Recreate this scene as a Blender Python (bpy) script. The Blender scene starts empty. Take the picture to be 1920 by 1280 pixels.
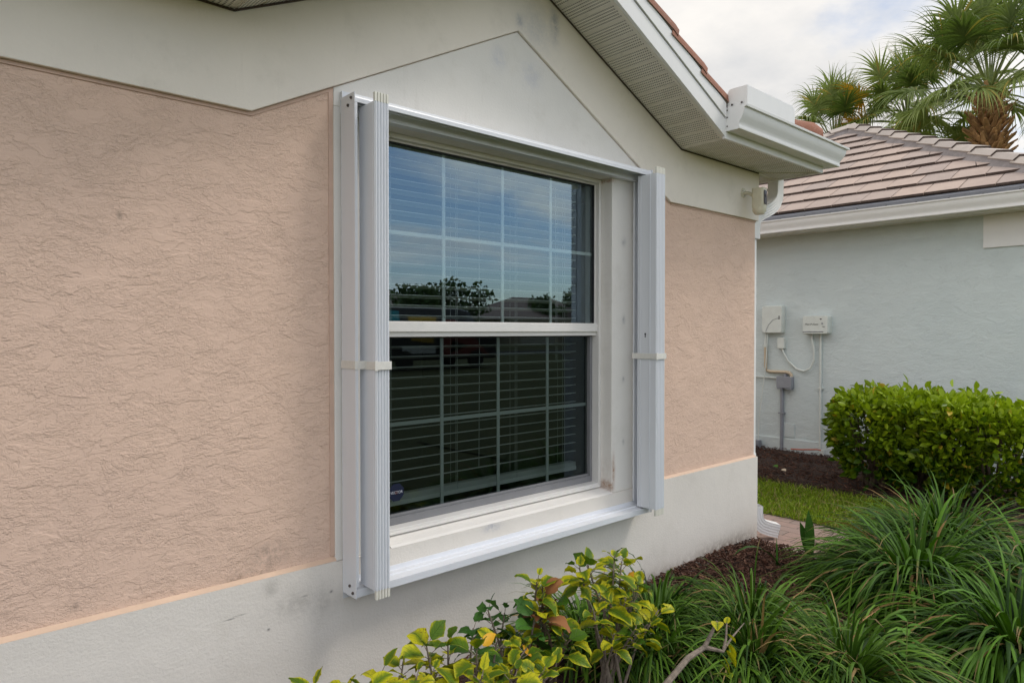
import bpy, bmesh, math, random
import numpy as np
from mathutils import Vector, Matrix
R_ = math.radians
random.seed(7)
rng = np.random.default_rng(11)
SC = bpy.context.scene
COL = SC.collection

# ------------------------------------------------------------------ camera
cam_d = bpy.data.cameras.new('camera')
cam_d.lens = 24.1875; cam_d.sensor_width = 36.0
cam_d.clip_start = 0.05; cam_d.clip_end = 1500
cam = bpy.data.objects.new('camera', cam_d); COL.objects.link(cam)
cam.location = (0, -2.4, 1.47)
cam.rotation_euler = (R_(90 - 0.888), 0, R_(47.565 - 90))
SC.camera = cam

# ------------------------------------------------------------------ world, sun, exposure
SUN_EL, SUN_AZ = R_(52), R_(128)          # azimuth clockwise from +Y
W = bpy.data.worlds.new('World'); SC.world = W; W.use_nodes = True
nt = W.node_tree; nt.nodes.clear()
def N_(t, typ, **kw):
    n = t.nodes.new(typ)
    for k, v in kw.items():
        if k.startswith('i_'):
            n.inputs[k[2:].replace('_', ' ')].default_value = v
        elif k.startswith('n_'):
            n.inputs[int(k[2:])].default_value = v
        else: setattr(n, k, v)
    return n
sky = N_(nt, 'ShaderNodeTexSky', sky_type='NISHITA', sun_disc=False, sun_elevation=SUN_EL, sun_rotation=SUN_AZ)
sky.air_density = 1.0; sky.dust_density = 0.6; sky.ozone_density = 2.0
tc = N_(nt, 'ShaderNodeTexCoord')
sep = N_(nt, 'ShaderNodeSeparateXYZ'); nt.links.new(tc.outputs['Generated'], sep.inputs[0])
zz = N_(nt, 'ShaderNodeMath', operation='ADD', n_1=0.18); nt.links.new(sep.outputs[2], zz.inputs[0])
zm = N_(nt, 'ShaderNodeMath', operation='MAXIMUM', n_1=0.08); nt.links.new(zz.outputs[0], zm.inputs[0])
dv = N_(nt, 'ShaderNodeVectorMath', operation='DIVIDE'); nt.links.new(tc.outputs['Generated'], dv.inputs[0])
cb = N_(nt, 'ShaderNodeCombineXYZ')
for i in range(3): nt.links.new(zm.outputs[0], cb.inputs[i])
nt.links.new(cb.outputs[0], dv.inputs[1])
nz = N_(nt, 'ShaderNodeTexNoise', noise_dimensions='3D', i_Scale=0.9, i_Detail=9.0, i_Roughness=0.56, i_Distortion=0.35)
mp = N_(nt, 'ShaderNodeMapping'); mp.inputs['Location'].default_value = (3.1, 1.7, 0.4)
nt.links.new(dv.outputs[0], mp.inputs[0]); nt.links.new(mp.outputs[0], nz.inputs['Vector'])
by = N_(nt, 'ShaderNodeMath', operation='MULTIPLY_ADD', n_1=0.10, n_2=0.065); nt.links.new(sep.outputs[1], by.inputs[0])
ad = N_(nt, 'ShaderNodeMath', operation='ADD'); nt.links.new(nz.outputs['Fac'], ad.inputs[0]); nt.links.new(by.outputs[0], ad.inputs[1])
mr = N_(nt, 'ShaderNodeMapRange', interpolation_type='SMOOTHSTEP'); mr.inputs[1].default_value = 0.40; mr.inputs[2].default_value = 0.60
nt.links.new(ad.outputs[0], mr.inputs[0])
nz2 = N_(nt, 'ShaderNodeTexNoise', i_Scale=1.7, i_Detail=6.0, i_Roughness=0.6)
nt.links.new(mp.outputs[0], nz2.inputs['Vector'])
cr = N_(nt, 'ShaderNodeValToRGB')
cr.color_ramp.elements[0].position = 0.3; cr.color_ramp.elements[0].color = (0.78, 0.79, 0.81, 1)
cr.color_ramp.elements[1].position = 0.62; cr.color_ramp.elements[1].color = (1.12, 1.08, 1.03, 1)
nt.links.new(nz2.outputs['Fac'], cr.inputs[0])
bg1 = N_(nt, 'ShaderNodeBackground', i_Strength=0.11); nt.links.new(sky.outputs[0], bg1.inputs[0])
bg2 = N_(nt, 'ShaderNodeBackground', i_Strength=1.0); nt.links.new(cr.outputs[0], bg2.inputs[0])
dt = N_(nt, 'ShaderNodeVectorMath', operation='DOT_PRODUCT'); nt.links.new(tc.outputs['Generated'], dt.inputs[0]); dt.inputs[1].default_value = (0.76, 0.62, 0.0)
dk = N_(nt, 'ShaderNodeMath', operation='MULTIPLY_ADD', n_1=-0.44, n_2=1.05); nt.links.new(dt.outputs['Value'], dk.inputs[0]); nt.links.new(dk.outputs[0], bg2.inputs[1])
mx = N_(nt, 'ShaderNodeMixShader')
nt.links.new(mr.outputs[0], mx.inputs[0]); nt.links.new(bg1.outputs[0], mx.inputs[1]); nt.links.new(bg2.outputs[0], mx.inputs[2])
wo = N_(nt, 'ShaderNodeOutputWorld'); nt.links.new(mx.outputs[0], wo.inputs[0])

sd = bpy.data.lights.new('sun', 'SUN'); sd.energy = 1.0; sd.angle = R_(14); sd.color = (1.0, 0.95, 0.88)
so = bpy.data.objects.new('sun', sd); COL.objects.link(so)
sdir = Vector((math.sin(SUN_AZ) * math.cos(SUN_EL), math.cos(SUN_AZ) * math.cos(SUN_EL), math.sin(SUN_EL)))
so.rotation_euler = (-sdir).to_track_quat('-Z', 'Y').to_euler(); so.location = (0, -10, 20)
SC.view_settings.view_transform = 'Standard'; SC.view_settings.look = 'None'
SC.view_settings.exposure = 0.45; SC.view_settings.gamma = 1.0
SC.render.engine = 'CYCLES'
SC.cycles.max_bounces = 8; SC.cycles.transparent_max_bounces = 12
SC.cycles.caustics_reflective = False; SC.cycles.caustics_refractive = False

# ------------------------------------------------------------------ material kit
def newmat(name):
    m = bpy.data.materials.new(name); m.use_nodes = True
    t = m.node_tree
    b = t.nodes['Principled BSDF']
    return m, t, b
def L(t, a, b): t.links.new(a, b)
def coords(t, scale=(1, 1, 1), loc=(0, 0, 0), rot=(0, 0, 0)):
    c = N_(t, 'ShaderNodeTexCoord'); m = N_(t, 'ShaderNodeMapping')
    m.inputs['Scale'].default_value = scale; m.inputs['Location'].default_value = loc; m.inputs['Rotation'].default_value = rot
    L(t, c.outputs['Object'], m.inputs[0]); return m.outputs[0]
def noise(t, vec, scale, detail=4, rough=0.55, dist=0.0):
    n = N_(t, 'ShaderNodeTexNoise', i_Scale=scale, i_Detail=detail, i_Roughness=rough, i_Distortion=dist)
    L(t, vec, n.inputs['Vector']); return n.outputs['Fac']
def smooth(t, v, a, b, lo=0.0, hi=1.0):
    n = N_(t, 'ShaderNodeMapRange', interpolation_type='SMOOTHSTEP')
    n.inputs[1].default_value = a; n.inputs[2].default_value = b; n.inputs[3].default_value = lo; n.inputs[4].default_value = hi
    L(t, v, n.inputs[0]); return n.outputs[0]
def mth(t, op, a, b=None, c=None):
    n = N_(t, 'ShaderNodeMath', operation=op)
    for i, v in enumerate((a, b, c)):
        if v is None: continue
        if isinstance(v, (int, float)): n.inputs[i].default_value = v
        else: L(t, v, n.inputs[i])
    return n.outputs[0]
def mixc(t, f, a, b, typ='MIX'):
    n = N_(t, 'ShaderNodeMix', data_type='RGBA', blend_type=typ)
    for i, v in ((0, f), (6, a), (7, b)):
        if isinstance(v, (int, float)): n.inputs[i].default_value = v
        elif isinstance(v, tuple): n.inputs[i].default_value = (*v, 1) if len(v) == 3 else v
        else: L(t, v, n.inputs[i])
    return n.outputs[2]
def bump(t, b, h, dist=0.002, strength=1.0):
    n = N_(t, 'ShaderNodeBump', i_Strength=strength, i_Distance=dist)
    L(t, h, n.inputs['Height']); L(t, n.outputs[0], b.inputs['Normal'])
def spots(t, vec, pts):
    """soft marks that sit at given places: list of (x, z, rx, rz) -> mask 0..1"""
    s = N_(t, 'ShaderNodeSeparateXYZ'); L(t, vec, s.inputs[0]); out = None
    for (x, z, rx, rz) in pts:
        a = mth(t, 'DIVIDE', mth(t, 'SUBTRACT', s.outputs[0], x), rx); c = mth(t, 'DIVIDE', mth(t, 'SUBTRACT', s.outputs[2], z), rz)
        d = mth(t, 'ADD', mth(t, 'MULTIPLY', a, a), mth(t, 'MULTIPLY', c, c))
        g = mth(t, 'POWER', 2.718, mth(t, 'MULTIPLY', d, -1.0))
        out = g if out is None else mth(t, 'MAXIMUM', out, g)
    return out
def simple(name, col, rough=0.5, var=0.06, nscale=6.0, bmp=0.0, bscale=120.0, metal=0.0, spec=0.5, dirt=0.0):
    m, t, b = newmat(name); v = coords(t)
    n = noise(t, v, nscale, 6, 0.6)
    f = smooth(t, n, 0.3, 0.7, 1 - var, 1 + var)
    g = N_(t, 'ShaderNodeVectorMath', operation='SCALE'); g.inputs[0].default_value = col; L(t, f, g.inputs['Scale'])
    c = g.outputs[0]
    if dirt:
        d = smooth(t, noise(t, v, nscale * 3.1, 8, 0.7), 0.52, 0.75, 0, dirt)
        c = mixc(t, d, c, (0.12, 0.10, 0.075))
    L(t, c, b.inputs['Base Color'])
    b.inputs['Roughness'].default_value = rough; b.inputs['Metallic'].default_value = metal
    b.inputs['Specular IOR Level'].default_value = spec
    if bmp: bump(t, b, noise(t, v, bscale, 4, 0.6), bmp)
    return m
# --- knockdown stucco
def knockdown(name, col, col2, elong=1.35, dist=0.0013):
    m, t, b = newmat(name)
    v = coords(t, (1, 1, elong)); raw = coords(t)
    a = noise(t, v, 15.0, 7, 0.56, 0.5); e1 = smooth(t, a, 0.47, 0.53)
    a3 = noise(t, coords(t, (0.7, 1, 2.0), (1, 7, 2)), 24.0, 6, 0.58, 0.5); e3 = smooth(t, a3, 0.50, 0.55)
    cm = smooth(t, noise(t, coords(t, (1, 1, 1.5), (3, 1, 5)), 85.0, 3, 0.6, 1.0), 0.46, 0.62)
    reg = smooth(t, noise(t, v, 6.5, 6, 0.65), 0.36, 0.52)
    h = mth(t, 'ADD', mth(t, 'MULTIPLY', e1, 0.55), mth(t, 'MULTIPLY', mth(t, 'MULTIPLY', cm, reg), 0.75))
    h = mth(t, 'ADD', h, mth(t, 'MULTIPLY', smooth(t, noise(t, coords(t, (0.8, 1, 1.5), (4, 4, 9)), 6.5, 8, 0.6, 0.6), 0.485, 0.52), 0.9)); h = mth(t, 'ADD', h, mth(t, 'MULTIPLY', e3, 0.30)); h = mth(t, 'ADD', h, mth(t, 'MULTIPLY', noise(t, raw, 150.0, 3, 0.6), 0.10))
    bump(t, b, h, dist)
    c = mixc(t, smooth(t, noise(t, raw, 1.4, 6, 0.6), 0.3, 0.7), col, col2)
    c = mixc(t, smooth(t, noise(t, raw, 23.0, 8, 0.75), 0.60, 0.80, 0, 0.16), c, tuple(x * 0.62 for x in col))
    L(t, c, b.inputs['Base Color']); b.inputs['Roughness'].default_value = 0.82; b.inputs['Specular IOR Level'].default_value = 0.25
    return m, t, b, raw, c
M = {}
m, t, b, raw, c = knockdown('pink_stucco', (0.735, 0.530, 0.415), (0.70, 0.505, 0.40))
st = spots(t, raw, [(1.02, 0.66, 0.07, 0.05), (0.95, 0.60, 0.1, 0.03), (0.42, 0.64, 0.012, 0.012), (0.55, 1.83, 0.008, 0.012)])
c = mixc(t, mth(t, 'MULTIPLY', st, smooth(t, noise(t, raw, 30, 8, 0.8), 0.35, 0.6, 0, 0.6)), c, (0.22, 0.17, 0.14))
gp = N_(t, 'ShaderNodeSeparateXYZ'); L(t, raw, gp.inputs[0])
L(t, c, b.inputs['Base Color']); M['pink'] = m
m, t, b, raw, c = knockdown('pale_blue_stucco', (0.64, 0.70, 0.695), (0.605, 0.67, 0.67), 2.0, 0.0013); M['blue'] = m
def smoothstucco(name, col, bd=0.0012, stains=None, speck=0.8):
    m, t, b = newmat(name); raw = coords(t)
    h = mth(t, 'ADD', mth(t, 'MULTIPLY', noise(t, raw, 95.0, 5, 0.65), 0.8), mth(t, 'MULTIPLY', noise(t, raw, 9.0, 4, 0.5), 1.2))
    bump(t, b, h, bd)
    c = mixc(t, smooth(t, noise(t, raw, 1.7, 6, 0.6), 0.3, 0.7), col, tuple(x * 0.93 for x in col))
    c = mixc(t, smooth(t, noise(t, raw, 3.9, 8, 0.7), 0.5, 0.75, 0, 0.20), c, (0.42, 0.38, 0.30))
    dr_ = smooth(t, noise(t, coords(t, (1, 1, 0.07), (2, 5, 1)), 26.0, 5, 0.65), 0.60, 0.80, 0, 0.16); c = mixc(t, dr_, c, (0.36, 0.32, 0.26))
    sp = smooth(t, noise(t, coords(t, (1, 1, 1), (9, 2, 4)), 42.0, 3, 0.6), 0.765, 0.80, 0, speck)
    c = mixc(t, sp, c, (0.10, 0.09, 0.07))
    if stains:
        for pts, colr, amt in stains:
            s = mth(t, 'MULTIPLY', spots(t, raw, pts), smooth(t, noise(t, raw, 24, 9, 0.78), 0.32, 0.62, 0.15, amt))
            c = mixc(t, s, c, colr)
    L(t, c, b.inputs['Base Color']); b.inputs['Roughness'].default_value = 0.7; b.inputs['Specular IOR Level'].default_value = 0.3
    return m
M['trim'] = smoothstucco('white_trim_stucco', (0.86, 0.79, 0.70), stains=[
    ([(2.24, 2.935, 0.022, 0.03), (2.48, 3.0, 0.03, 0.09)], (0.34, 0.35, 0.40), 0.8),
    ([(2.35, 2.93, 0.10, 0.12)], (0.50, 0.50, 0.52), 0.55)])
M['surround'] = smoothstucco('white_surround_stucco', (0.79, 0.76, 0.715), stains=[
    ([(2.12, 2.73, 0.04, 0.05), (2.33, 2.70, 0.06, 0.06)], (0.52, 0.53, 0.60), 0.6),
    ([(2.945, 0.62, 0.02, 0.03), (2.96, 0.70, 0.012, 0.08), (2.95, 2.29, 0.02, 0.01)], (0.30, 0.14, 0.06), 0.9),
    ([(3.045, 1.965, 0.018, 0.022), (3.045, 1.53, 0.014, 0.022), (3.045, 1.20, 0.01, 0.015), (3.045, 0.85, 0.01, 0.015)], (0.36, 0.36, 0.36), 0.8)])
M['base'] = smoothstucco('grey_white_base_stucco', (0.74, 0.695, 0.635), 0.0022, stains=[
    ([(1.02, 0.545, 0.028, 0.035), (1.12, 0.47, 0.10, 0.05), (1.22, 0.44, 0.05, 0.07)], (0.32, 0.30, 0.27), 0.5),
    ([(4.15, 0.03, 0.45, 0.07), (3.4, 0.0, 0.5, 0.06)], (0.16, 0.11, 0.08), 0.85),
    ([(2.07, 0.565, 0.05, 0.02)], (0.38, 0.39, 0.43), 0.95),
    ([(1.255, 0.475, 0.006, 0.005), (1.15, 0.485, 0.014, 0.003), (0.87, 0.475, 0.02, 0.002), (0.91, 0.48, 0.02, 0.002), (1.01, 0.40, 0.005, 0.004), (1.5, 0.41, 0.003, 0.006)], (0.04, 0.04, 0.04), 1.0)])
M['peach'] = simple('peach_paint', (0.62, 0.45, 0.33), 0.6, 0.06, 8, 0.0008, 90)
M['peachd'] = simple('dark_peach_paint', (0.60, 0.42, 0.33), 0.7, 0.08, 8, 0.0008, 90)
def alu(name, col, rough=0.32):
    m, t, b = newmat(name); v = coords(t, (1, 1, 0.15))
    c = mixc(t, smooth(t, noise(t, v, 14, 6, 0.6), 0.3, 0.7), col, tuple(x * 0.975 for x in col))
    c = mixc(t, smooth(t, noise(t, coords(t), 40, 8, 0.75), 0.64, 0.85, 0, 0.06), c, (0.5, 0.47, 0.43))
    L(t, c, b.inputs['Base Color']); b.inputs['Roughness'].default_value = rough
    L(t, smooth(t, noise(t, v, 30, 5), 0.3, 0.7, rough - 0.02, rough + 0.05), b.inputs['Roughness'])
    return m
M['alu'] = alu('white_powder_coated_metal', (0.72, 0.735, 0.77))
M['gutter'] = alu('white_gutter_metal', (0.81, 0.80, 0.785), 0.45)
M['vinyl'] = simple('white_window_vinyl', (0.72, 0.70, 0.67), 0.4, 0.03, 5, dirt=0.05)
M['screen'] = simple('grey_screen_frame', (0.20, 0.20, 0.21), 0.5, 0.06, 9)
M['muntin'] = simple('pale_muntin', (0.78, 0.82, 0.80), 0.5, 0.03)
M['pin'] = simple('cream_nylon', (0.70, 0.68, 0.60), 0.5, 0.05, 30)
M['strap'] = simple('cream_web_strap', (0.70, 0.68, 0.63), 0.75, 0.05, 60, 0.0004, 300)
M['dark'] = simple('dark_gap', (0.012, 0.012, 0.014), 0.6, 0.02)
M['steel'] = simple('weathered_screw', (0.10, 0.085, 0.075), 0.45, 0.2, 80, metal=0.6)
M['slat'] = simple('white_blind_slat', (0.80, 0.82, 0.80), 0.38, 0.03, 5)
M['cord'] = simple('pale_cord', (0.6, 0.62, 0.6), 0.7, 0.02)
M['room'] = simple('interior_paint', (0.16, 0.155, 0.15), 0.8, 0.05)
M['grout'] = simple('grey_mortar', (0.22, 0.195, 0.19), 0.9, 0.18, 9, 0.003, 60)
M['butt'] = simple('dark_tile_edge', (0.085, 0.06, 0.05), 0.9, 0.25, 20, 0.002, 80)
# glass: reflective insulated pane, see-through
def glass(name, tint, base, k, tr):
    m = bpy.data.materials.new(name); m.use_nodes = True; t = m.node_tree; t.nodes.clear()
    o = N_(t, 'ShaderNodeOutputMaterial'); mixn = N_(t, 'ShaderNodeMixShader')
    gl = N_(t, 'ShaderNodeBsdfGlossy', i_Roughness=0.0); gl.inputs[0].default_value = (*tint, 1)
    tp = N_(t, 'ShaderNodeBsdfTransparent'); tp.inputs[0].default_value = (*tr, 1)
    fr = N_(t, 'ShaderNodeFresnel', i_IOR=1.5)
    f = mth(t, 'MULTIPLY_ADD', fr.outputs[0], k, base)
    v = coords(t); bn = N_(t, 'ShaderNodeBump', i_Strength=0.02, i_Distance=0.01); L(t, noise(t, v, 1.3, 1), bn.inputs['Height']); L(t, bn.outputs[0], gl.inputs['Normal'])
    L(t, f, mixn.inputs[0]); L(t, tp.outputs[0], mixn.inputs[1]); L(t, gl.outputs[0], mixn.inputs[2]); L(t, mixn.outputs[0], o.inputs[0])
    return m
M['glass'] = glass('insulated_glass', (0.66, 0.86, 1.0), 0.14, 1.6, (0.84, 0.92, 0.90))
M['glass_low'] = glass('screened_glass', (0.72, 0.93, 1.0), 0.02, 0.8, (0.43, 0.48, 0.47))
# perforated soffit: dots on a lattice in the panel's own local coordinates
def soffit_mat():
    m, t, b = newmat('perforated_soffit_vinyl'); c = N_(t, 'ShaderNodeUVMap'); s = N_(t, 'ShaderNodeSeparateXYZ'); L(t, c.outputs[0], s.inputs[0])
    p = 0.0165; pv_ = 0.0125
    row = mth(t, 'FLOOR', mth(t, 'DIVIDE', s.outputs[0], p))
    off = mth(t, 'MULTIPLY', mth(t, 'MODULO', row, 2.0), 0.5)
    fx = mth(t, 'SUBTRACT', mth(t, 'FRACT', mth(t, 'DIVIDE', s.outputs[0], p)), 0.5)
    fy = mth(t, 'SUBTRACT', mth(t, 'FRACT', mth(t, 'ADD', mth(t, 'DIVIDE', s.outputs[1], pv_), off)), 0.5)
    d = mth(t, 'SQRT', mth(t, 'ADD', mth(t, 'MULTIPLY', fx, fx), mth(t, 'MULTIPLY', mth(t, 'MULTIPLY', fy, fy), 0.6)))
    hole = smooth(t, d, 0.19, 0.30, 1, 0)
    v = coords(t); dirt = smooth(t, noise(t, v, 9, 8, 0.7), 0.4, 0.75, 0, 0.35)
    cc = mixc(t, dirt, (0.80, 0.765, 0.69), (0.50, 0.45, 0.36))
    cc = mixc(t, mth(t, 'MULTIPLY', hole, 0.85), cc, (0.05, 0.045, 0.04))
    L(t, cc, b.inputs['Base Color']); b.inputs['Roughness'].default_value = 0.55
    bump(t, b, mth(t, 'SUBTRACT', 1.0, hole), 0.0012)
    return m
M['soffit'] = soffit_mat()
M['soffitp'] = simple('soffit_trim_vinyl', (0.74, 0.705, 0.635), 0.5, 0.05, 9, dirt=0.3)
# roof tile, colour differs tile by tile through a stored value
def tile_mat(name, ca, cb_, rough=0.85):
    m, t, b = newmat(name); a = N_(t, 'ShaderNodeAttribute', attribute_name='rnd')
    v = coords(t)
    c = mixc(t, a.outputs['Fac'], ca, cb_)
    c = mixc(t, smooth(t, noise(t, v, 5, 8, 0.7), 0.4, 0.75, 0, 0.35), c, tuple(x * 0.55 for x in ca))
    c = mixc(t, smooth(t, noise(t, v, 60, 4, 0.7), 0.5, 0.75, 0, 0.25), c, (0.5, 0.42, 0.38))
    L(t, c, b.inputs['Base Color']); b.inputs['Roughness'].default_value = rough
    bump(t, b, noise(t, v, 70, 5, 0.6), 0.002); return m
M['tile'] = tile_mat('blush_concrete_tile', (0.46, 0.355, 0.295), (0.36, 0.29, 0.255))
M['cap'] = tile_mat('tan_ridge_tile', (0.50, 0.44, 0.39), (0.42, 0.37, 0.335))
M['rust'] = tile_mat('terracotta_tile', (0.30, 0.125, 0.075), (0.22, 0.10, 0.065))
# leaves: attribute 'leaf' = (across, along, tone value)
def leaf_mat(name, dark, light, edge=None, tip=None, spot=0.0, trans=0.25, vein=0.0, rough=0.42, dead=None, deadp=0.0):
    m, t, b = newmat(name)
    a = N_(t, 'ShaderNodeAttribute', attribute_name='leaf'); s = N_(t, 'ShaderNodeSeparateXYZ'); L(t, a.outputs['Vector'], s.inputs[0])
    u, vv, r = s.outputs[0], s.outputs[1], s.outputs[2]
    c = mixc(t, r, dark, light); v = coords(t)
    if edge:
        e = mth(t, 'MULTIPLY', mth(t, 'ABSOLUTE', u), 1.0)
        e = mth(t, 'ADD', e, mth(t, 'MULTIPLY', mth(t, 'SUBTRACT', noise(t, v, 38, 4, 0.6), 0.5), 1.1))
        e = mth(t, 'ADD', e, mth(t, 'MULTIPLY', mth(t, 'SUBTRACT', r, 0.5), 1.3))
        c = mixc(t, smooth(t, e, 0.25, 1.0), c, edge)
    if vein:
        w = mth(t, 'ABSOLUTE', u); q = mth(t, 'FRACT', mth(t, 'ADD', mth(t, 'MULTIPLY', vv, 6.0), mth(t, 'MULTIPLY', w, -1.6)))
        vn = mth(t, 'MAXIMUM', smooth(t, w, 0.0, 0.07, 1, 0), smooth(t, mth(t, 'ABSOLUTE', mth(t, 'SUBTRACT', q, 0.5)), 0.0, 0.12, 0.6, 0))
        c = mixc(t, mth(t, 'MULTIPLY', vn, vein), c, tuple(x * 0.6 + 0.02 for x in dark))
        bump(t, b, mth(t, 'SUBTRACT', 1.0, vn), 0.0012)
    if spot:
        sp = smooth(t, noise(t, v, 120, 3, 0.6), 0.60, 0.66, 0, 1)
        sp = mth(t, 'MULTIPLY', sp, smooth(t, noise(t, v, 14, 3), 0.42, 0.6, 0, spot)); c = mixc(t, sp, c, (0.10, 0.045, 0.015))
    if tip:
        tt = mth(t, 'ADD', vv, mth(t, 'MULTIPLY', mth(t, 'SUBTRACT', mth(t, 'FRACT', mth(t, 'MULTIPLY', r, 37.7)), 0.5), 0.7))
        c = mixc(t, smooth(t, tt, 1.04, 1.22, 0, 0.9), c, tip)
    if dead:
        q = mth(t, 'FRACT', mth(t, 'MULTIPLY', r, 91.3)); c = mixc(t, smooth(t, q, 1 - deadp - 0.02, 1 - deadp), c, dead)
    L(t, c, b.inputs['Base Color']); b.inputs['Roughness'].default_value = rough; b.inputs['Specular IOR Level'].default_value = 0.22
    if trans:
        tr = N_(t, 'ShaderNodeBsdfTranslucent'); L(t, mixc(t, 1.0, c, (0.9, 1.0, 0.45), 'MULTIPLY'), tr.inputs[0])
        ms = N_(t, 'ShaderNodeMixShader', n_0=trans); o = t.nodes['Material Output']
        L(t, b.outputs[0], ms.inputs[1]); L(t, tr.outputs[0], ms.inputs[2]); L(t, ms.outputs[0], o.inputs[0])
    return m
M['hib'] = leaf_mat('yellowing_leaf', (0.045, 0.12, 0.008), (0.19, 0.27, 0.012), edge=(0.52, 0.49, 0.015), spot=0.9, vein=0.5, trans=0.22)
M['hibg'] = leaf_mat('deep_green_leaf', (0.025, 0.085, 0.012), (0.06, 0.16, 0.02), vein=0.5, trans=0.2, spot=0.1)
M['hiborange'] = leaf_mat('orange_leaf', (0.60, 0.25, 0.01), (0.75, 0.42, 0.02), spot=0.4, trans=0.25)
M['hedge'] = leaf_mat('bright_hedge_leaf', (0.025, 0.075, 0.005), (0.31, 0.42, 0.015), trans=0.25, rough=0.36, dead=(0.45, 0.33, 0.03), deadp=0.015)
M['strapleaf'] = leaf_mat('dark_strap_leaf', (0.008, 0.032, 0.003), (0.085, 0.20, 0.010), tip=(0.26, 0.17, 0.08), trans=0.10, rough=0.6, dead=(0.30, 0.19, 0.07), deadp=0.035)
M['strapleaf2'] = leaf_mat('grey_green_strap_leaf', (0.012, 0.042, 0.004), (0.11, 0.22, 0.018), tip=(0.26, 0.18, 0.09), trans=0.10, rough=0.6, dead=(0.30, 0.20, 0.08), deadp=0.03)
M['grass'] = leaf_mat('lawn_blade', (0.12, 0.20, 0.012), (0.32, 0.42, 0.03), trans=0.2, rough=0.5, dead=(0.38, 0.30, 0.12), deadp=0.10)
M['palm'] = leaf_mat('palm_leaf', (0.10, 0.155, 0.04), (0.30, 0.36, 0.12), tip=(0.45, 0.42, 0.2), trans=0.3, rough=0.4, dead=(0.42, 0.33, 0.09), deadp=0.05)
M['palmo'] = leaf_mat('orange_palm_leaf', (0.60, 0.28, 0.02), (0.70, 0.42, 0.05), trans=0.2)
M['tree'] = leaf_mat('tree_leaf', (0.02, 0.05, 0.012), (0.06, 0.11, 0.02), trans=0.15)
M['deadleaf'] = leaf_mat('curled_brown_leaf', (0.16, 0.065, 0.025), (0.30, 0.13, 0.05), trans=0.1, rough=0.7)
M['aspi'] = leaf_mat('broad_blade_leaf', (0.02, 0.06, 0.01), (0.05, 0.13, 0.02), trans=0.1, rough=0.3)
M['sap'] = leaf_mat('fresh_green_leaf', (0.07, 0.20, 0.015), (0.14, 0.30, 0.03), vein=0.3, trans=0.25)
M['bark'] = simple('grey_brown_bark', (0.20, 0.16, 0.125), 0.85, 0.3, 40, 0.003, 90)
M['barkd'] = simple('dark_stem', (0.10, 0.07, 0.045), 0.85, 0.3, 30, 0.003, 70)
M['boot'] = simple('palm_boot_fibre', (0.36, 0.20, 0.09), 0.9, 0.5, 5, 0.01, 20)
M['petiole'] = simple('green_petiole', (0.16, 0.20, 0.05), 0.5, 0.2, 5)
def chip_mat():
    m, t, b = newmat('mulch_chip'); a = N_(t, 'ShaderNodeAttribute', attribute_name='rnd'); r = N_(t, 'ShaderNodeValToRGB')
    e = r.color_ramp.elements; e[0].color = (0.03, 0.012, 0.007, 1); e[1].color = (0.20, 0.09, 0.05, 1); e.new(0.6).color = (0.10, 0.038, 0.02, 1)
    e.new(0.95).color = (0.12, 0.06, 0.036, 1)
    L(t, a.outputs['Fac'], r.inputs[0]); L(t, r.outputs[0], b.inputs['Base Color']); b.inputs['Roughness'].default_value = 0.85; return m
M['chip'] = chip_mat()
M['mulch'] = simple('mulch_soil', (0.040, 0.020, 0.013), 0.95, 0.4, 30, 0.02, 55)
def lawn_mat():
    m, t, b = newmat('lawn_ground'); v = coords(t)
    c = mixc(t, smooth(t, noise(t, v, 2.0, 8, 0.7), 0.35, 0.65), (0.075, 0.09, 0.03), (0.12, 0.125, 0.045))
    L(t, c, b.inputs['Base Color']); b.inputs['Roughness'].default_value = 0.95; bump(t, b, noise(t, v, 60, 6, 0.7), 0.02); return m
M['lawn'] = lawn_mat()
def paver_mat():
    m, t, b = newmat('brick_paver'); v = coords(t, (1, 1, 1), (0, 0, 0), (0, 0, R_(90)))
    br = N_(t, 'ShaderNodeTexBrick', i_Scale=1.0); br.inputs['Brick Width'].default_value = 0.23; br.inputs['Row Height'].default_value = 0.115
    br.inputs['Mortar Size'].default_value = 0.0035; br.inputs['Color1'].default_value = (0.36, 0.24, 0.20, 1); br.inputs['Color2'].default_value = (0.30, 0.225, 0.195, 1); br.inputs['Mortar'].default_value = (0.10, 0.08, 0.065, 1)
    L(t, v, br.inputs['Vector'])
    c = mixc(t, smooth(t, noise(t, v, 18, 8, 0.7), 0.4, 0.75, 0, 0.45), br.outputs['Color'], (0.20, 0.16, 0.14))
    L(t, c, b.inputs['Base Color']); b.inputs['Roughness'].default_value = 0.85
    bump(t, b, mth(t, 'ADD', mth(t, 'MULTIPLY', br.outputs['Fac'], -1.0), mth(t, 'MULTIPLY', noise(t, v, 80, 4), 0.4)), 0.003); return m
M['paver'] = paver_mat()
M['box_white'] = simple('off_white_plastic', (0.66, 0.69, 0.65), 0.45, 0.04, 12, dirt=0.12)
M['box_cream'] = simple('cream_plastic', (0.66, 0.62, 0.48), 0.42, 0.05, 20, dirt=0.15)
M['box_grey'] = simple('grey_pvc', (0.27, 0.28, 0.31), 0.5, 0.06, 12, dirt=0.1)
M['tan'] = simple('tan_conduit', (0.56, 0.46, 0.33), 0.5, 0.05, 12)
M['black'] = simple('black_plastic', (0.01, 0.01, 0.012), 0.25, 0.02)
M['lens'] = simple('smoked_lens', (0.05, 0.055, 0.07), 0.1, 0.02)
M['ink'] = simple('dark_print', (0.10, 0.11, 0.10), 0.6, 0.02)
M['orange'] = simple('faded_red_tube', (0.50, 0.13, 0.07), 0.6, 0.1, 20)
M['green'] = simple('dark_green_plastic', (0.02, 0.12, 0.06), 0.4, 0.05)
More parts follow.
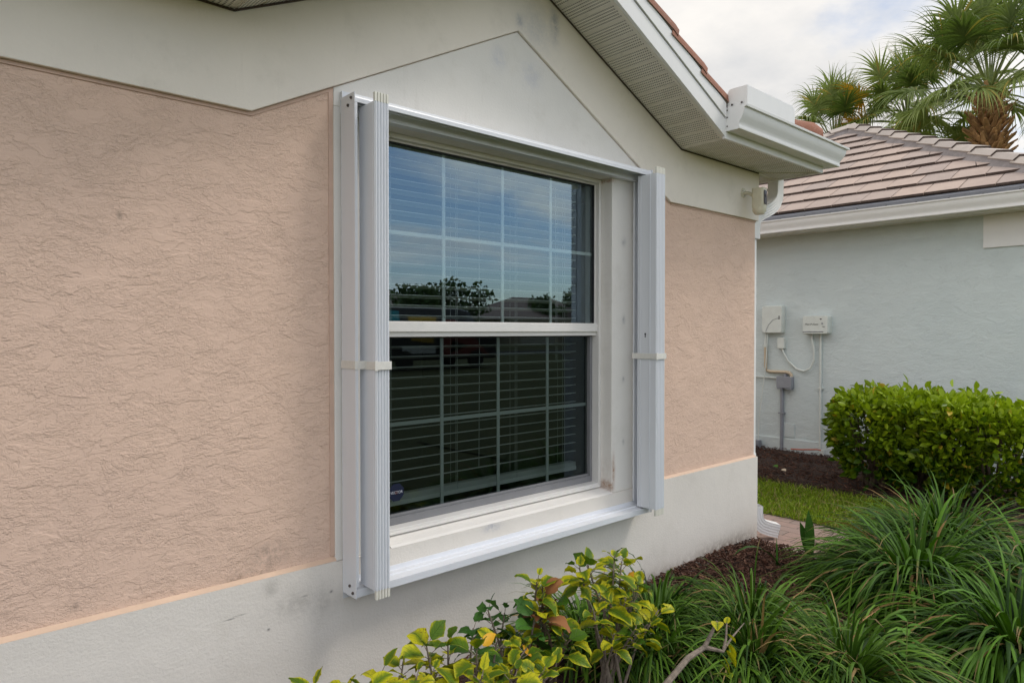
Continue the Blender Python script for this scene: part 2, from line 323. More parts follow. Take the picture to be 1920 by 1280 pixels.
M['sticker'] = simple('navy_decal', (0.006, 0.010, 0.035), 0.35, 0.02)
M['stkred'] = simple('maroon_decal', (0.05, 0.004, 0.008), 0.35, 0.02)
M['stkink'] = simple('white_decal_print', (0.42, 0.44, 0.5), 0.5, 0.02)
M['road'] = simple('asphalt', (0.05, 0.05, 0.052), 0.9, 0.15, 3, 0.003, 50)
M['concrete'] = simple('concrete', (0.35, 0.33, 0.30), 0.9, 0.1, 3, 0.002, 50)
M['housewall'] = simple('cream_stucco', (0.42, 0.38, 0.30), 0.85, 0.05, 3, 0.003, 50)
M['roofb'] = simple('brown_roof_tile', (0.14, 0.10, 0.085), 0.9, 0.15, 3, 0.01, 12)
M['door'] = simple('white_garage_door', (0.55, 0.54, 0.5), 0.6, 0.04)
M['vandark'] = simple('black_van_paint', (0.012, 0.014, 0.02), 0.25, 0.02)
M['vanred'] = simple('red_van_wrap', (0.16, 0.02, 0.015), 0.35, 0.05)
M['vancyan'] = simple('cyan_van_wrap', (0.02, 0.25, 0.32), 0.35, 0.05)
M['vangold'] = simple('gold_van_wrap', (0.45, 0.27, 0.02), 0.35, 0.05)
M['vanwhite'] = simple('white_van_wrap', (0.6, 0.62, 0.65), 0.35, 0.03)
M['tyre'] = simple('rubber_tyre', (0.02, 0.02, 0.02), 0.8, 0.05)

# ------------------------------------------------------------------ mesh kit
def tag(o, label=None, cat=None, group=None, kind=None):
    if label: o['label'] = label
    if cat: o['category'] = cat
    if group: o['group'] = group
    if kind: o['kind'] = kind
    return o
def empty(name, loc, label, cat, group=None):
    o = bpy.data.objects.new(name, None); COL.objects.link(o); o.location = loc; o.empty_display_size = 0.1
    return tag(o, label, cat, group)
def wloc(o):
    v = Vector(o.location)
    while o.parent: o = o.parent; v = v + Vector(o.location)
    return v
class MB:
    def __init__(s): s.v = []; s.f = []; s.mi = []; s.uv = None; s.cur = 0
    def add(s, vs, fs):
        k = len(s.v); s.v += [tuple(p) for p in vs]; s.f += [tuple(i + k for i in f) for f in fs]; s.mi += [s.cur] * len(fs)
    def box(s, x0, x1, y0, y1, z0, z1, mt=None):
        vs = [(x, y, z) for x in (x0, x1) for y in (y0, y1) for z in (z0, z1)]
        if mt is not None: vs = [mt @ Vector(p) for p in vs]
        s.add(vs, [(0, 1, 3, 2), (4, 6, 7, 5), (0, 4, 5, 1), (2, 3, 7, 6), (0, 2, 6, 4), (1, 5, 7, 3)])
    def prism(s, pts, a0, a1, plane='xz'):
        """polygon in a plane, extruded along the third axis from a0 to a1"""
        f = {'xz': lambda p, a: (p[0], a, p[1]), 'yz': lambda p, a: (a, p[0], p[1]), 'xy': lambda p, a: (p[0], p[1], a)}[plane]
        n = len(pts); vs = [f(p, a0) for p in pts] + [f(p, a1) for p in pts]
        fs = [tuple(range(n)), tuple(range(2 * n - 1, n - 1, -1))] + [(i, i + n, (i + 1) % n + n, (i + 1) % n) for i in range(n)]
        s.add(vs, fs)
    def tube(s, path, r, n=8, cap=True):
        P = [Vector(p) for p in path]; rr = r if isinstance(r, (list, tuple)) else [r] * len(P)
        k = len(s.v); up = Vector((0.31, 0.17, 0.93)); vs = []
        for i, p in enumerate(P):
            d = (P[min(i + 1, len(P) - 1)] - P[max(i - 1, 0)]).normalized()
            a = d.cross(up)
            if a.length < 1e-3: a = d.cross(Vector((1, 0, 0)))
            a.normalize(); b_ = d.cross(a).normalized()
            if i and a.dot(la) < 0: a, b_ = -a, -b_
            la = a
            vs += [p + (a * math.cos(2 * math.pi * j / n) + b_ * math.sin(2 * math.pi * j / n)) * rr[i] for j in range(n)]
        fs = [(i * n + j, i * n + (j + 1) % n, (i + 1) * n + (j + 1) % n, (i + 1) * n + j) for i in range(len(P) - 1) for j in range(n)]
        if cap: fs += [tuple(range(n - 1, -1, -1)), tuple(range((len(P) - 1) * n, len(P) * n))]
        s.add(vs, fs)
    def lathe(s, prof, c=(0, 0, 0), n=20, axis='z'):
        vs = []
        for (r, h) in prof:
            for j in range(n):
                a = 2 * math.pi * j / n; x, y = r * math.cos(a), r * math.sin(a)
                p = {'z': (x, y, h), 'y': (x, h, y), 'x': (h, x, y)}[axis]; vs.append((p[0] + c[0], p[1] + c[1], p[2] + c[2]))
        m_ = len(prof); fs = [(i * n + j, i * n + (j + 1) % n, (i + 1) * n + (j + 1) % n, (i + 1) * n + j) for i in range(m_ - 1) for j in range(n)]
        fs += [tuple(range(n - 1, -1, -1)), tuple(range((m_ - 1) * n, m_ * n))]; s.add(vs, fs)
    def build(s, name, mats, parent=None, origin=None, smooth_=False, bev=0.0, attrs=None, uvs=None, fixn=True):
        if not isinstance(mats, (list, tuple)): mats = [mats]
        org = wloc(parent) if parent else Vector(origin or (0, 0, 0))
        me = bpy.data.meshes.new(name)
        me.from_pydata([(p[0] - org.x, p[1] - org.y, p[2] - org.z) for p in s.v], [], s.f)
        for m_ in mats: me.materials.append(m_)
        me.polygons.foreach_set('material_index', s.mi)
        if attrs:
            for k, vals in attrs.items():
                a = me.attributes.new(k, 'FLOAT', 'POINT'); a.data.foreach_set('value', vals)
        if uvs:
            ul = me.uv_layers.new(name='UVMap'); li = [0.0] * (2 * len(me.loops))
            for i, lp in enumerate(me.loops): li[2 * i], li[2 * i + 1] = uvs[lp.vertex_index]
            ul.data.foreach_set('uv', li)
        me.update()
        if fixn and not uvs:
            bm = bmesh.new(); bm.from_mesh(me); bmesh.ops.recalc_face_normals(bm, faces=bm.faces); bm.to_mesh(me); bm.free()
        if smooth_:
            me.polygons.foreach_set('use_smooth', [True] * len(me.polygons))
            try: me.set_sharp_from_angle(angle=R_(38))
            except Exception: pass
        o = bpy.data.objects.new(name, me); COL.objects.link(o)
        if parent: o.parent = parent
        else: o.location = org
        if bev:
            b_ = o.modifiers.new('bevel', 'BEVEL'); b_.width = bev; b_.segments = 2; b_.limit_method = 'ANGLE'; b_.angle_limit = R_(40)
        return o
def npmesh(name, V, F, mat, parent=None, origin=None, leaf=None, rnd=None, smooth_=True):
    org = np.array(wloc(parent) if parent else (origin or (0, 0, 0)), dtype=float)
    me = bpy.data.meshes.new(name); nv, nf, k = len(V), len(F), F.shape[1]
    me.vertices.add(nv); me.vertices.foreach_set('co', (V - org).astype(np.float32).ravel())
    me.loops.add(nf * k); me.loops.foreach_set('vertex_index', F.astype(np.int32).ravel())
    me.polygons.add(nf); me.polygons.foreach_set('loop_start', np.arange(0, nf * k, k, dtype=np.int32))
    try: me.polygons.foreach_set('loop_total', np.full(nf, k, dtype=np.int32))
    except Exception: pass
    me.polygons.foreach_set('use_smooth', np.full(nf, smooth_, dtype=bool))
    me.materials.append(mat)
    if leaf is not None:
        a = me.attributes.new('leaf', 'FLOAT_VECTOR', 'POINT'); a.data.foreach_set('vector', leaf.astype(np.float32).ravel())
    if rnd is not None:
        a = me.attributes.new('rnd', 'FLOAT', 'POINT'); a.data.foreach_set('value', rnd.astype(np.float32).ravel())
    me.update(calc_edges=True); me.validate()
    o = bpy.data.objects.new(name, me); COL.objects.link(o)
    if parent: o.parent = parent
    else: o.location = org
    return o
def nrm(a): return a / np.maximum(np.linalg.norm(a, axis=-1, keepdims=True), 1e-9)
def straps(base, d, side, length, width, droop, K=6, fold=0.25, prof=None, zmin=None, rnd=None):
    """many bending strap leaves at once; returns verts, faces, leaf attribute"""
    n = len(base); base = np.asarray(base, float); d = nrm(np.asarray(d, float)); side = nrm(np.asarray(side, float))
    length = np.broadcast_to(length, (n,)); width = np.broadcast_to(width, (n,)); droop = np.broadcast_to(droop, (n,))
    rnd = rng.random(n) if rnd is None else rnd
    prof = prof or [0.6 + 0.4 * min(1, 3 * i / K) if i / K < 0.55 else max(0.04, 1 - ((i / K - 0.55) / 0.45) ** 1.7) for i in range(K + 1)]
    p = base.copy(); P = []; A = []
    for i in range(K + 1):
        s = side - d * np.sum(side * d, 1, keepdims=True); s = nrm(s); up = np.cross(s, d)
        w = (width * prof[i] * 0.5)[:, None]
        P += [p - s * w + up * w * fold, p, p + s * w + up * w * fold]
        for u in (-1, 0, 1): A.append(np.stack([np.full(n, u), np.full(n, i / K), rnd], 1))
        p = p + d * (length / K)[:, None]
        if zmin is not None: p[:, 2] = np.maximum(p[:, 2], zmin)
        d = d.copy(); d[:, 2] -= droop / K * (0.4 + 1.2 * i / K); d = nrm(d)
    V = np.stack(P, 1); A = np.stack(A, 1); m_ = 3 * (K + 1); F = []
    for i in range(K):
        for j in (0, 1): F.append([3 * i + j, 3 * i + j + 1, 3 * i + 4 + j, 3 * i + 3 + j])
    F = np.array(F)[None] + (np.arange(n) * m_)[:, None, None]
    return V.reshape(-1, 3), F.reshape(-1, 4), A.reshape(-1, 3)
def join(parts):
    V, F, A = [], [], []; k = 0
    for v, f, a in parts: V.append(v); F.append(f + k); A.append(a); k += len(v)
    return np.concatenate(V), np.concatenate(F), np.concatenate(A)
OVATE = [0.06, 0.72, 1.0, 0.93, 0.62, 0.05]
def leaves(base, d, side, length, width, droop, fold=0.35, prof=OVATE, rnd=None):
    return straps(base, d, side, length, width, droop, K=len(prof) - 1, fold=fold, prof=prof, rnd=rnd)
def sph(n): return nrm(rng.normal(size=(n, 3)))
def perp(d): 
    r = rng.normal(size=d.shape); return nrm(np.cross(d, r))
def curve(name, txt, size, mat, parent, mtx, ext=0.0006, shear=0.0, align='CENTER'):
    c = bpy.data.curves.new(name, 'FONT'); c.body = txt; c.size = size; c.extrude = ext; c.align_x = align; c.align_y = 'CENTER'; c.shear = shear
    o = bpy.data.objects.new(name, c); COL.objects.link(o); dg = bpy.context.evaluated_depsgraph_get()
    me = bpy.data.meshes.new_from_object(o.evaluated_get(dg)); bpy.data.objects.remove(o)
    me.name = name; me.materials.clear(); me.materials.append(mat)
    q = bpy.data.objects.new(name, me); COL.objects.link(q); q.parent = parent
    q.matrix_local = Matrix.Translation(-wloc(parent)) @ mtx
    return q

# ------------------------------------------------------------------ ground and surfaces
g = MB(); g.add([(-400, -400, -0.03), (400, -400, -0.03), (400, 400, -0.03), (-400, 400, -0.03)], [(0, 1, 2, 3)])
tag(g.build('ground', M['lawn']), kind='structure')
def sheet(name, x0, x1, y0, y1, z, mat, amp=0.0, nx=60, ny=60, crown=0.0, origin=None):
    xs = np.linspace(x0, x1, nx); ys = np.linspace(y0, y1, ny); X, Y = np.meshgrid(xs, ys, indexing='ij')
    Z = np.full_like(X, z)
    if amp:
        for q in range(9):
            a, b_, c_ = rng.uniform(3, 22), rng.uniform(0, 6.28), rng.uniform(0, 6.28)
            Z += amp / 3 * np.sin(a * (X * math.cos(b_) + Y * math.sin(b_)) + c_) * (8 / (a + 6))
        ex = np.minimum(np.minimum(X - x0, x1 - X), np.minimum(Y - y0, y1 - Y)); e = np.clip(ex / 0.12, 0, 1)
        Z = z - 0.03 + (Z - z + 0.03 + crown) * e
    V = np.stack([X, Y, Z], -1).reshape(-1, 3); i = np.arange(nx - 1)[:, None] * ny + np.arange(ny - 1)[None]
    F = np.stack([i, i + ny, i + ny + 1, i + 1], -1).reshape(-1, 4)
    return npmesh(name, V, F, mat, origin=origin or (x0, y0, 0)), (lambda x, y: np.interp(x, xs, np.arange(nx)))
bed1, _ = sheet('mulch_bed', -2.0, 4.46, -2.15, -0.004, 0.0, M['mulch'], 0.016, 200, 80); tag(bed1, kind='structure')
bed2, _ = sheet('mulch_bed', 6.30, 7.995, -3.4, 6.0, 0.03, M['mulch'], 0.016, 60, 200, 0.015); tag(bed2, kind='structure')
pw, _ = sheet('path', 4.46, 5.27, -1.2, 12.0, -0.012, M['paver'], 0, 2, 2); tag(pw, kind='structure')
gl, _ = sheet('lawn', 5.27, 6.36, -5.0, 12.0, -0.010, M['lawn'], 0, 2, 2); tag(gl, kind='structure')
rd, _ = sheet('road', -200, 200, -36, -29, -0.022, M['road'], 0, 2, 2); tag(rd, kind='structure')
# mulch chips
def chips(name, n, fx, zf, smin=0.012, smax=0.05):
    c = fx(n); ln = rng.uniform(smin, smax, n); wd = rng.uniform(0.003, 0.009, n); th = rng.uniform(0.0015, 0.004, n)
    yaw = rng.uniform(0, 6.28, n); pit = rng.normal(0, 0.35, n)
    d = np.stack([np.cos(yaw) * np.cos(pit), np.sin(yaw) * np.cos(pit), np.sin(pit)], 1); s = perp(d); s[:, 2] *= 0.4; s = nrm(s); u = np.cross(d, s)
    V = np.stack([c + d * (a * ln * (1 if k2 else 0.9))[:, None] * 0.5 + s * (b_ * wd)[:, None] * 0.5 + u * (k2 * th)[:, None] for a in (-1, 1) for b_ in (-1, 1) for k2 in (0, 1)], 1)
    V[..., 2] += zf
    F = np.array([(0, 1, 3, 2), (4, 6, 7, 5), (0, 4, 5, 1), (2, 3, 7, 6), (1, 5, 7, 3)])[None] + (np.arange(n) * 8)[:, None, None]
    return npmesh(name, V.reshape(-1, 3), F.reshape(-1, 4), M['chip'], origin=tuple(c[0]), rnd=np.repeat(rng.random(n), 8), smooth_=False)
def fx1(n):
    x = rng.uniform(1.0, 4.46, n); x[: n // 2] = rng.uniform(2.9, 4.46, n // 2); y = rng.uniform(-1.9, -0.01, n); y[: n // 2] = -np.abs(rng.normal(0, 0.5, n // 2)) - 0.01
    z = rng.uniform(0.0, 0.03, n) + 0.03 * np.exp(-((x - 3.9) ** 2 / 0.3 + (y + 0.15) ** 2 / 0.05)); return np.stack([x, y, z], 1)
tag(chips('mulch_chips', 13000, fx1, 0.0), 'dark red-brown shredded bark mulch spread along the foot of the pink house', 'mulch', kind='stuff')
def fx2(n): return np.stack([rng.uniform(6.32, 7.98, n), rng.uniform(-1.8, 3.0, n), rng.uniform(0.03, 0.065, n)], 1)
tag(chips('mulch_chips', 9000, fx2, 0.0, 0.02, 0.07), 'dark bark mulch under the clipped hedge beside the pale blue wall', 'mulch', kind='stuff')
def lawnblades(name, x0, x1, y0, y1, n):
    b_ = np.stack([rng.uniform(x0, x1, n), rng.uniform(y0, y1, n), np.full(n, -0.01)], 1); d = sph(n); d[:, 2] = np.abs(d[:, 2]) + 0.7
    V, F, A = straps(b_, d, perp(d), rng.uniform(0.03, 0.075, n), rng.uniform(0.004, 0.008, n), rng.uniform(0.3, 2.0, n), K=3)
    return npmesh(name, V, F, M['grass'], origin=(x0, y0, 0), leaf=A)
tag(lawnblades('grass', 5.25, 6.42, -0.9, 2.6, 26000), 'short yellow-green lawn strip between the brick path and the mulch bed', 'grass', kind='stuff')

# ------------------------------------------------------------------ our house
H = empty('house', (0, 0, 0), 'pink stucco house with white gable band and framed window, in the foreground', 'house')
SLP = 0.470; PKX, PKZ = 2.24, 3.20
def gz(x): return PKZ - SLP * abs(x - PKX)
XL, XR, YB = -6.0, 4.52, 8.0
# wall: front slab pieces leave the window bay open (butted end to end)
w = MB()
topL = [(0.90, 2.57), (PKX, PKZ), (3.58, 2.57)]
w.prism([(XL, -0.1), (1.28, -0.1), (1.28, 2.33), (3.19, 2.33), (3.19, -0.1), (XR, -0.1), (XR, 2.57), (3.58, 2.57), (PKX, PKZ), (0.90, 2.57), (XL, 2.57)], 0.018, 0.2)
w.box(XR - 0.2, XR, 0.2, YB, -0.1, 2.57); w.box(XL, XL + 0.2, 0.2, YB, -0.1, 2.57); w.box(XL + 0.2, XR - 0.2, YB - 0.2, YB, -0.1, 2.57)
w.build('wall', M['pink'], H, bev=0.004)
bl = MB(); bl.box(1.28, 3.19, 0.05, 0.2, -0.1, 0.58); bl.build('wall_under_window', M['base'], H)
# chevron band
bd = MB(); k = 0.510
bd.prism([(XL, 2.238), (0.959, 2.238), (2.235, 2.889), (3.48, 2.238), (XR, 2.238), (XR, 2.569), (3.58, 2.569), (PKX, PKZ - 0.001), (0.90, 2.569), (XL, 2.569)], -0.002, 0.018)
bd.box(XR + 0.0005, XR + 0.018, 0.0, YB, 2.238, 2.569); bd.build('gable_band', M['trim'], H, bev=0.003)
bb = MB(); bb.box(XL, 1.28, -0.002, 0.018, -0.1, 0.586); bb.box(3.19, XR, -0.002, 0.018, -0.1, 0.586); bb.box(1.28, 3.19, -0.002, 0.05, -0.1, 0.580)
bb.box(XR + 0.0005, XR + 0.018, 0.0, YB, -0.1, 0.586); bb.build('base_band', M['base'], H)
pe = MB()
for x0, x1 in ((XL, 1.2795), (3.1905, XR)):
    pe.prism([(-0.001, 0.5865), (0.0175, 0.5865), (0.0175, 0.598), (0.006, 0.591)], x0, x1, 'yz')
pe.build('painted_ledge', M['peach'], H)
pv = MB(); pv.box(1.261, 1.2795, 0.0145, 0.0178, 0.604, 2.39); pv.prism([(0.5, 2.226), (0.965, 2.226), (1.2795, 2.387), (1.2795, 2.398), (0.959, 2.2375), (XL, 2.2375), (XL, 2.226)], 0.0135, 0.0178)
pv.box(3.50, XR, 0.0135, 0.0178, 2.227, 2.2375)
pv.build('painted_edge_strip', M['peachd'], H)
# surround
OX0, OX1, OZ0, OZ1 = 1.526, 2.944, 0.600, 2.305
su = MB()
su.box(1.28, OX0, 0.010, 0.2, 0.5805, 2.33); su.box(OX1, 3.19, 0.010, 0.2, 0.5805, 2.33); su.box(OX0, OX1, 0.010, 0.2, OZ1, 2.33)
su.prism([(1.28, 2.33), (3.19, 2.33), (3.19, 2.387), (2.235, 2.887), (1.28, 2.399)], 0.010, 0.0178)
su.build('window_surround', M['surround'], H, bev=0.003)
si = MB(); si.prism([(-0.0015, 0.5805), (0.012, 0.588), (0.10, 0.606), (0.199, 0.606), (0.199, 0.5805)], OX0 + 0.0005, OX1 - 0.0005, 'yz')
si.build('window_sill', M['surround'], H)
# window: frame > sashes, glass, muntins
wn = MB()
wn.box(OX0 + .001, OX0 + 0.022, 0.085, 0.185, 0.6065, OZ1 - .001); wn.box(OX1 - 0.022, OX1 - .001, 0.085, 0.185, 0.6065, OZ1 - .001)
wn.box(OX0 + 0.022, OX1 - 0.022, 0.085, 0.185, OZ1 - 0.022, OZ1 - .001); wn.box(OX0 + 0.022, OX1 - 0.022, 0.078, 0.185, 0.6065, 0.630)
wn.box(OX0 + 0.022, OX1 - 0.022, 0.070, 0.0775, 0.6085, 0.618)
win = wn.build('window', M['vinyl'], H, bev=0.0015)
us = MB(); a0, a1 = OX0 + 0.0225, OX1 - 0.0225
us.box(a0, a1, 0.092, 0.140, 1.466, 1.503); us.box(a0, a1, 0.100, 0.140, 1.5035, 1.511); us.box(a0, a0 + 0.008, 0.108, 0.140, 1.5115, OZ1 - 0.0225); us.box(a1 - 0.008, a1, 0.108, 0.140, 1.5115, OZ1 - 0.0225)
us.box(a0 + 0.008, a1 - 0.008, 0.108, 0.140, OZ1 - 0.031, OZ1 - 0.0225)
us.box(a0, a1, 0.104, 0.160, 1.444, 1.4655)
us.build('upper_sash', M['vinyl'], win, bev=0.001)
gk = MB(); gk.box(a0 + 0.008, a1 - 0.008, 0.1115, 0.124, OZ1 - 0.037, OZ1 - 0.0315); gk.box(a0 + 0.0085, a0 + 0.013, 0.1115, 0.124, 1.512, OZ1 - 0.0375); gk.box(a1 - 0.013, a1 - 0.0085, 0.1115, 0.124, 1.512, OZ1 - 0.0375)
gk.box(a0, a1, 0.135, 0.142, 1.438, 1.4435); gk.build('gasket', M['dark'], win)
ls = MB()
ls.box(a0 + .002, a0 + 0.020, 0.130, 0.152, 0.6305, 1.4375); ls.box(a1 - 0.020, a1 - .002, 0.130, 0.152, 0.6305, 1.4375)
ls.box(a0 + 0.020, a1 - 0.020, 0.130, 0.152, 0.631, 0.662); ls.box(a0 + 0.021, a1 - 0.021, 0.138, 0.152, 0.6625, 0.674)
ls.build('lower_sash', M['screen'], win, bev=0.001)
gu = MB(); gu.add([(a0 + 0.009, 0.124, 1.5115), (a1 - 0.009, 0.124, 1.5115), (a1 - 0.009, 0.124, OZ1 - 0.032), (a0 + 0.009, 0.124, OZ1 - 0.032)], [(0, 1, 2, 3)]); gu.build('upper_glass', M['glass'], win, fixn=False)
gd = MB(); gd.add([(a0 + 0.0205, 0.153, 0.663), (a1 - 0.0205, 0.153, 0.663), (a1 - 0.0205, 0.153, 1.4375), (a0 + 0.0205, 0.153, 1.4375)], [(0, 1, 2, 3)]); gd.build('lower_glass', M['glass_low'], win, fixn=False)
mu = MB()
for x in (1.890, 2.249, 2.586): mu.box(x - 0.0085, x + 0.0085, 0.1275, 0.1335, 1.512, OZ1 - 0.032)
for i, (x0, x1) in enumerate(((a0 + .009, 1.8810), (1.8990, 2.2400), (2.2580, 2.5770), (2.5950, a1 - .009))): mu.box(x0, x1, 0.1280, 0.1330, 1.885, 1.902)
mu.build('upper_muntins', M['muntin'], win)
mu = MB()
for x in (1.900, 2.246, 2.592): mu.box(x - 0.0085, x + 0.0085, 0.1565, 0.1620, 0.664, 1.437)
for i, (x0, x1) in enumerate(((a0 + .021, 1.8910), (1.9090, 2.2370), (2.2550, 2.5830), (2.6010, a1 - .021))): mu.box(x0, x1, 0.1570, 0.1615, 1.053, 1.070)
mu.build('lower_muntins', M['muntin'], win)
# room behind
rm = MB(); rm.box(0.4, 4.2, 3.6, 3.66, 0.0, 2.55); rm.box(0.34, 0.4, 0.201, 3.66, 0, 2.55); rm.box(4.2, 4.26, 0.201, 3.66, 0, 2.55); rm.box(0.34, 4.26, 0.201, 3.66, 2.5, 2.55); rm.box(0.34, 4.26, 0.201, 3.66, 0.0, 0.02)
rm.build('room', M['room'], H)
# soffits with grooves between perforated panels
def soffit(name, P, U, Vd, lu, lv, step=0.0985, parent=H):
    """panels run along U in steps; perforation drawn from uv in metres"""
    P, U, Vd = Vector(P), Vector(U).normalized(), Vector(Vd).normalized(); Nn = U.cross(Vd).normalized()
    if Nn.z > 0: Nn = -Nn
    s = MB(); uv = []; gmb = MB(); u = 0.0; i = 0
    while u < lu - 1e-4:
        e = min(u + step, lu); gr = 0.0155
        q = [P + U * (u + gr), P + U * e, P + U * e + Vd * lv, P + U * (u + gr) + Vd * lv]
        s.add(q, [(0, 1, 2, 3)]); w_ = e - u - gr; uv += [(0, 0), (w_, 0), (w_, lv), (0, lv)]
        n2 = -Nn * 0.003
        gmb.add([P + U * u, P + U * u + n2, P + U * (u + gr) + n2, P + U * (u + gr), P + U * u + Vd * lv, P + U * u + n2 + Vd * lv, P + U * (u + gr) + n2 + Vd * lv, P + U * (u + gr) + Vd * lv], [(0, 1, 5, 4), (1, 2, 6, 5), (2, 3, 7, 6)])
        u = e; i += 1
    o = s.build(name, M['soffit'], parent, uvs=uv); gmb.build('groove', M['soffitp'], o, fixn=False)
    return o
lr = math.hypot(3.58 - PKX, 3.20 - 2.57)
soffit('rake_soffit', (3.58, -0.300, 2.5705), (PKX - 3.58, 0, PKZ - 2.57), (0, 1, 0), lr, 0.297)
soffit('rake_soffit', (0.90, -0.300, 2.5705), (PKX - 0.90, 0, PKZ - 2.57), (0, 1, 0), lr, 0.297)
soffit('eave_soffit', (3.58, -0.300, 2.5705), (1, 0, 0), (0, 1, 0), XR - 3.58, 0.297)
soffit('eave_soffit', (0.90, -0.300, 2.5705), (-1, 0, 0), (0, 1, 0), 0.90 - XL, 0.297)
# corner and side soffit
s = MB(); s.add([(XR, -0.003, 2.5705), (XR, -0.30, 2.5705), (4.83, -0.30, 2.5705)], [(0, 1, 2)]); s.build('corner_soffit', M['soffit'], H, uvs=[(0, .3), (0, 0), (.31, 0)])
soffit('side_soffit', (XR + 0.018, 0.02, 2.5705), (0, 1, 0), (1, 0, 0), 7.9, 0.29)
s = MB(); s.add([(XR, -0.003, 2.5715), (4.83, -0.30, 2.5715), (4.83, 0.02, 2.5715), (XR, 0.02, 2.5715)], [(0, 1, 2, 3)]); s.build('corner_soffit', M['soffit'], H, uvs=[(0, 0), (0.3, 0.31), (0, .31), (0, 0)])
s = MB(); s.tube([(XR, -0.004, 2.569), (4.83, -0.305, 2.569)], 0.005, 6); s.build('mitre_strip', M['soffitp'], H)
# dark bead as a drawn shadow line where soffit meets the wall and a bead under the fascia
jt = MB(); jt.tube([(3.58, -0.006, 2.566), (PKX, -0.006, PKZ - 0.004), (0.90, -0.006, 2.566)], 0.004, 5); jt.tube([(3.58, -0.006, 2.566), (XR, -0.006, 2.566)], 0.004, 5)
jt.tube([(0.90, -0.006, 2.566), (XL, -0.006, 2.566)], 0.004, 5); jt.build('shadow_gap', M['butt'], H)
def rake(dz0, dz1, y0, y1, mat, name):
    for sg in (1, -1):
        xe = PKX + sg * (3.545 - PKX); s = MB()
        s.prism([(xe, gz(xe) + dz0), (PKX, PKZ + dz0), (PKX, PKZ + dz1), (xe, gz(xe) + dz1)], y0, y1)
        s.build(name, mat, H, bev=0.0015)
rake(-0.012, 0.088, -0.318, -0.300, M['gutter'], 'rake_fascia'); rake(-0.014, -0.004, -0.300, -0.282, M['soffitp'], 'soffit_trim')
rake(0.092, 0.172, -0.326, -0.300, M['gutter'], 'drip_board'); rake(0.088, 0.092, -0.316, -0.300, M['dark'], 'board_gap')
ef = MB()
ef.box(3.545, 4.83, -0.318, -0.300, 2.562, 2.74); ef.box(4.812, 4.83, -0.300, YB, 2.562, 2.74); ef.box(XL, 0.935, -0.318, -0.300, 2.562, 2.74)
ef.build('eave_fascia', M['gutter'], H, bev=0.0015)
# K-style gutter profile (outward distance from fascia, z)
GP = [(0.0, 2.735), (0.0, 2.604), (0.074, 2.604), (0.079, 2.607), (0.081, 2.614), (0.079, 2.625), (0.080, 2.634), (0.087, 2.650), (0.098, 2.668), (0.107, 2.688), (0.111, 2.706), (0.112, 2.719), (0.126, 2.721), (0.128, 2.733), (0.121, 2.734), (0.120, 2.727), (0.108, 2.724), (0.104, 2.692), (0.084, 2.655), (0.075, 2.630), (0.074, 2.609), (0.004, 2.609), (0.004, 2.735)]
def gutter_run(name, pa, pb, out, ma, mb, parent, GP=GP, mat=None, cap=True, dz=0.0):
    """sweep the gutter profile from pa to pb; ma/mb: mitre shift per metre of outward distance"""
    pa, pb, out = Vector(pa), Vector(pb), Vector(out); d = (pb - pa).normalized(); s = MB(); n = len(GP)
    vs = [pa + out * o + d * (ma * o) + Vector((0, 0, z + dz)) for o, z in GP] + [pb + out * o + d * (mb * o) + Vector((0, 0, z + dz)) for o, z in GP]
    fs = [(i, i + 1, i + 1 + n, i + n) for i in range(n - 1)] + [(n - 1, 0, n, 2 * n - 1)]
    s.add(vs, fs)
    if cap:
        q = 14; idx = list(range(0, q)); s.add([vs[i] - d * 0.0012 for i in idx] + [vs[i] + d * 0.001 for i in idx], [tuple(range(q)), tuple(range(2 * q - 1, q - 1, -1))] + [(i, (i + 1) % q, (i + 1) % q + q, i + q) for i in range(q)])
    return s.build(name, mat or M['gutter'], parent, bev=0.0, smooth_=True)
gt = gutter_run('gutter', (3.556, -0.3185, 0), (4.83, -0.3185, 0), (0, -1, 0), 0, 1, H)
gutter_run('gutter', (4.8305, -0.3185, 0), (4.8305, YB, 0), (1, 0, 0), -1, 0, H, cap=False)
gutter_run('gutter', (0.924, -0.3185, 0), (XL, -0.3185, 0), (0, -1, 0), 0, 0, H)
# splash guard standing on the gutter corner
sg = MB()
def rr(pts): return pts
sg.prism([(-0.3225, 2.728), (-0.3225, 2.815), (-0.330, 2.832), (-0.345, 2.838), (-0.444, 2.838), (-0.444, 2.728)], 3.560, 3.563, 'yz')
sg.prism([(3.5635, 2.735), (3.5635, 2.838), (4.10, 2.838), (4.125, 2.828), (4.135, 2.805), (4.135, 2.735)], -0.444, -0.441, 'xz')
sg.build('splash_guard', M['gutter'], gt, bev=0.0008)
for y, z, r in ((-0.355, 2.745, .006), (-0.415, 2.745, .006), (-0.326, 2.63, .004), (-0.326, 2.68, .004), (-0.326, 2.72, .004)):
    sc_ = MB(); sc_.lathe([(0.0, -0.003), (r, -0.002), (r, 0.001), (0, 0.001)], (3.5535, y, z), 8, 'x'); sc_.build('rivet', M['steel'], gt)
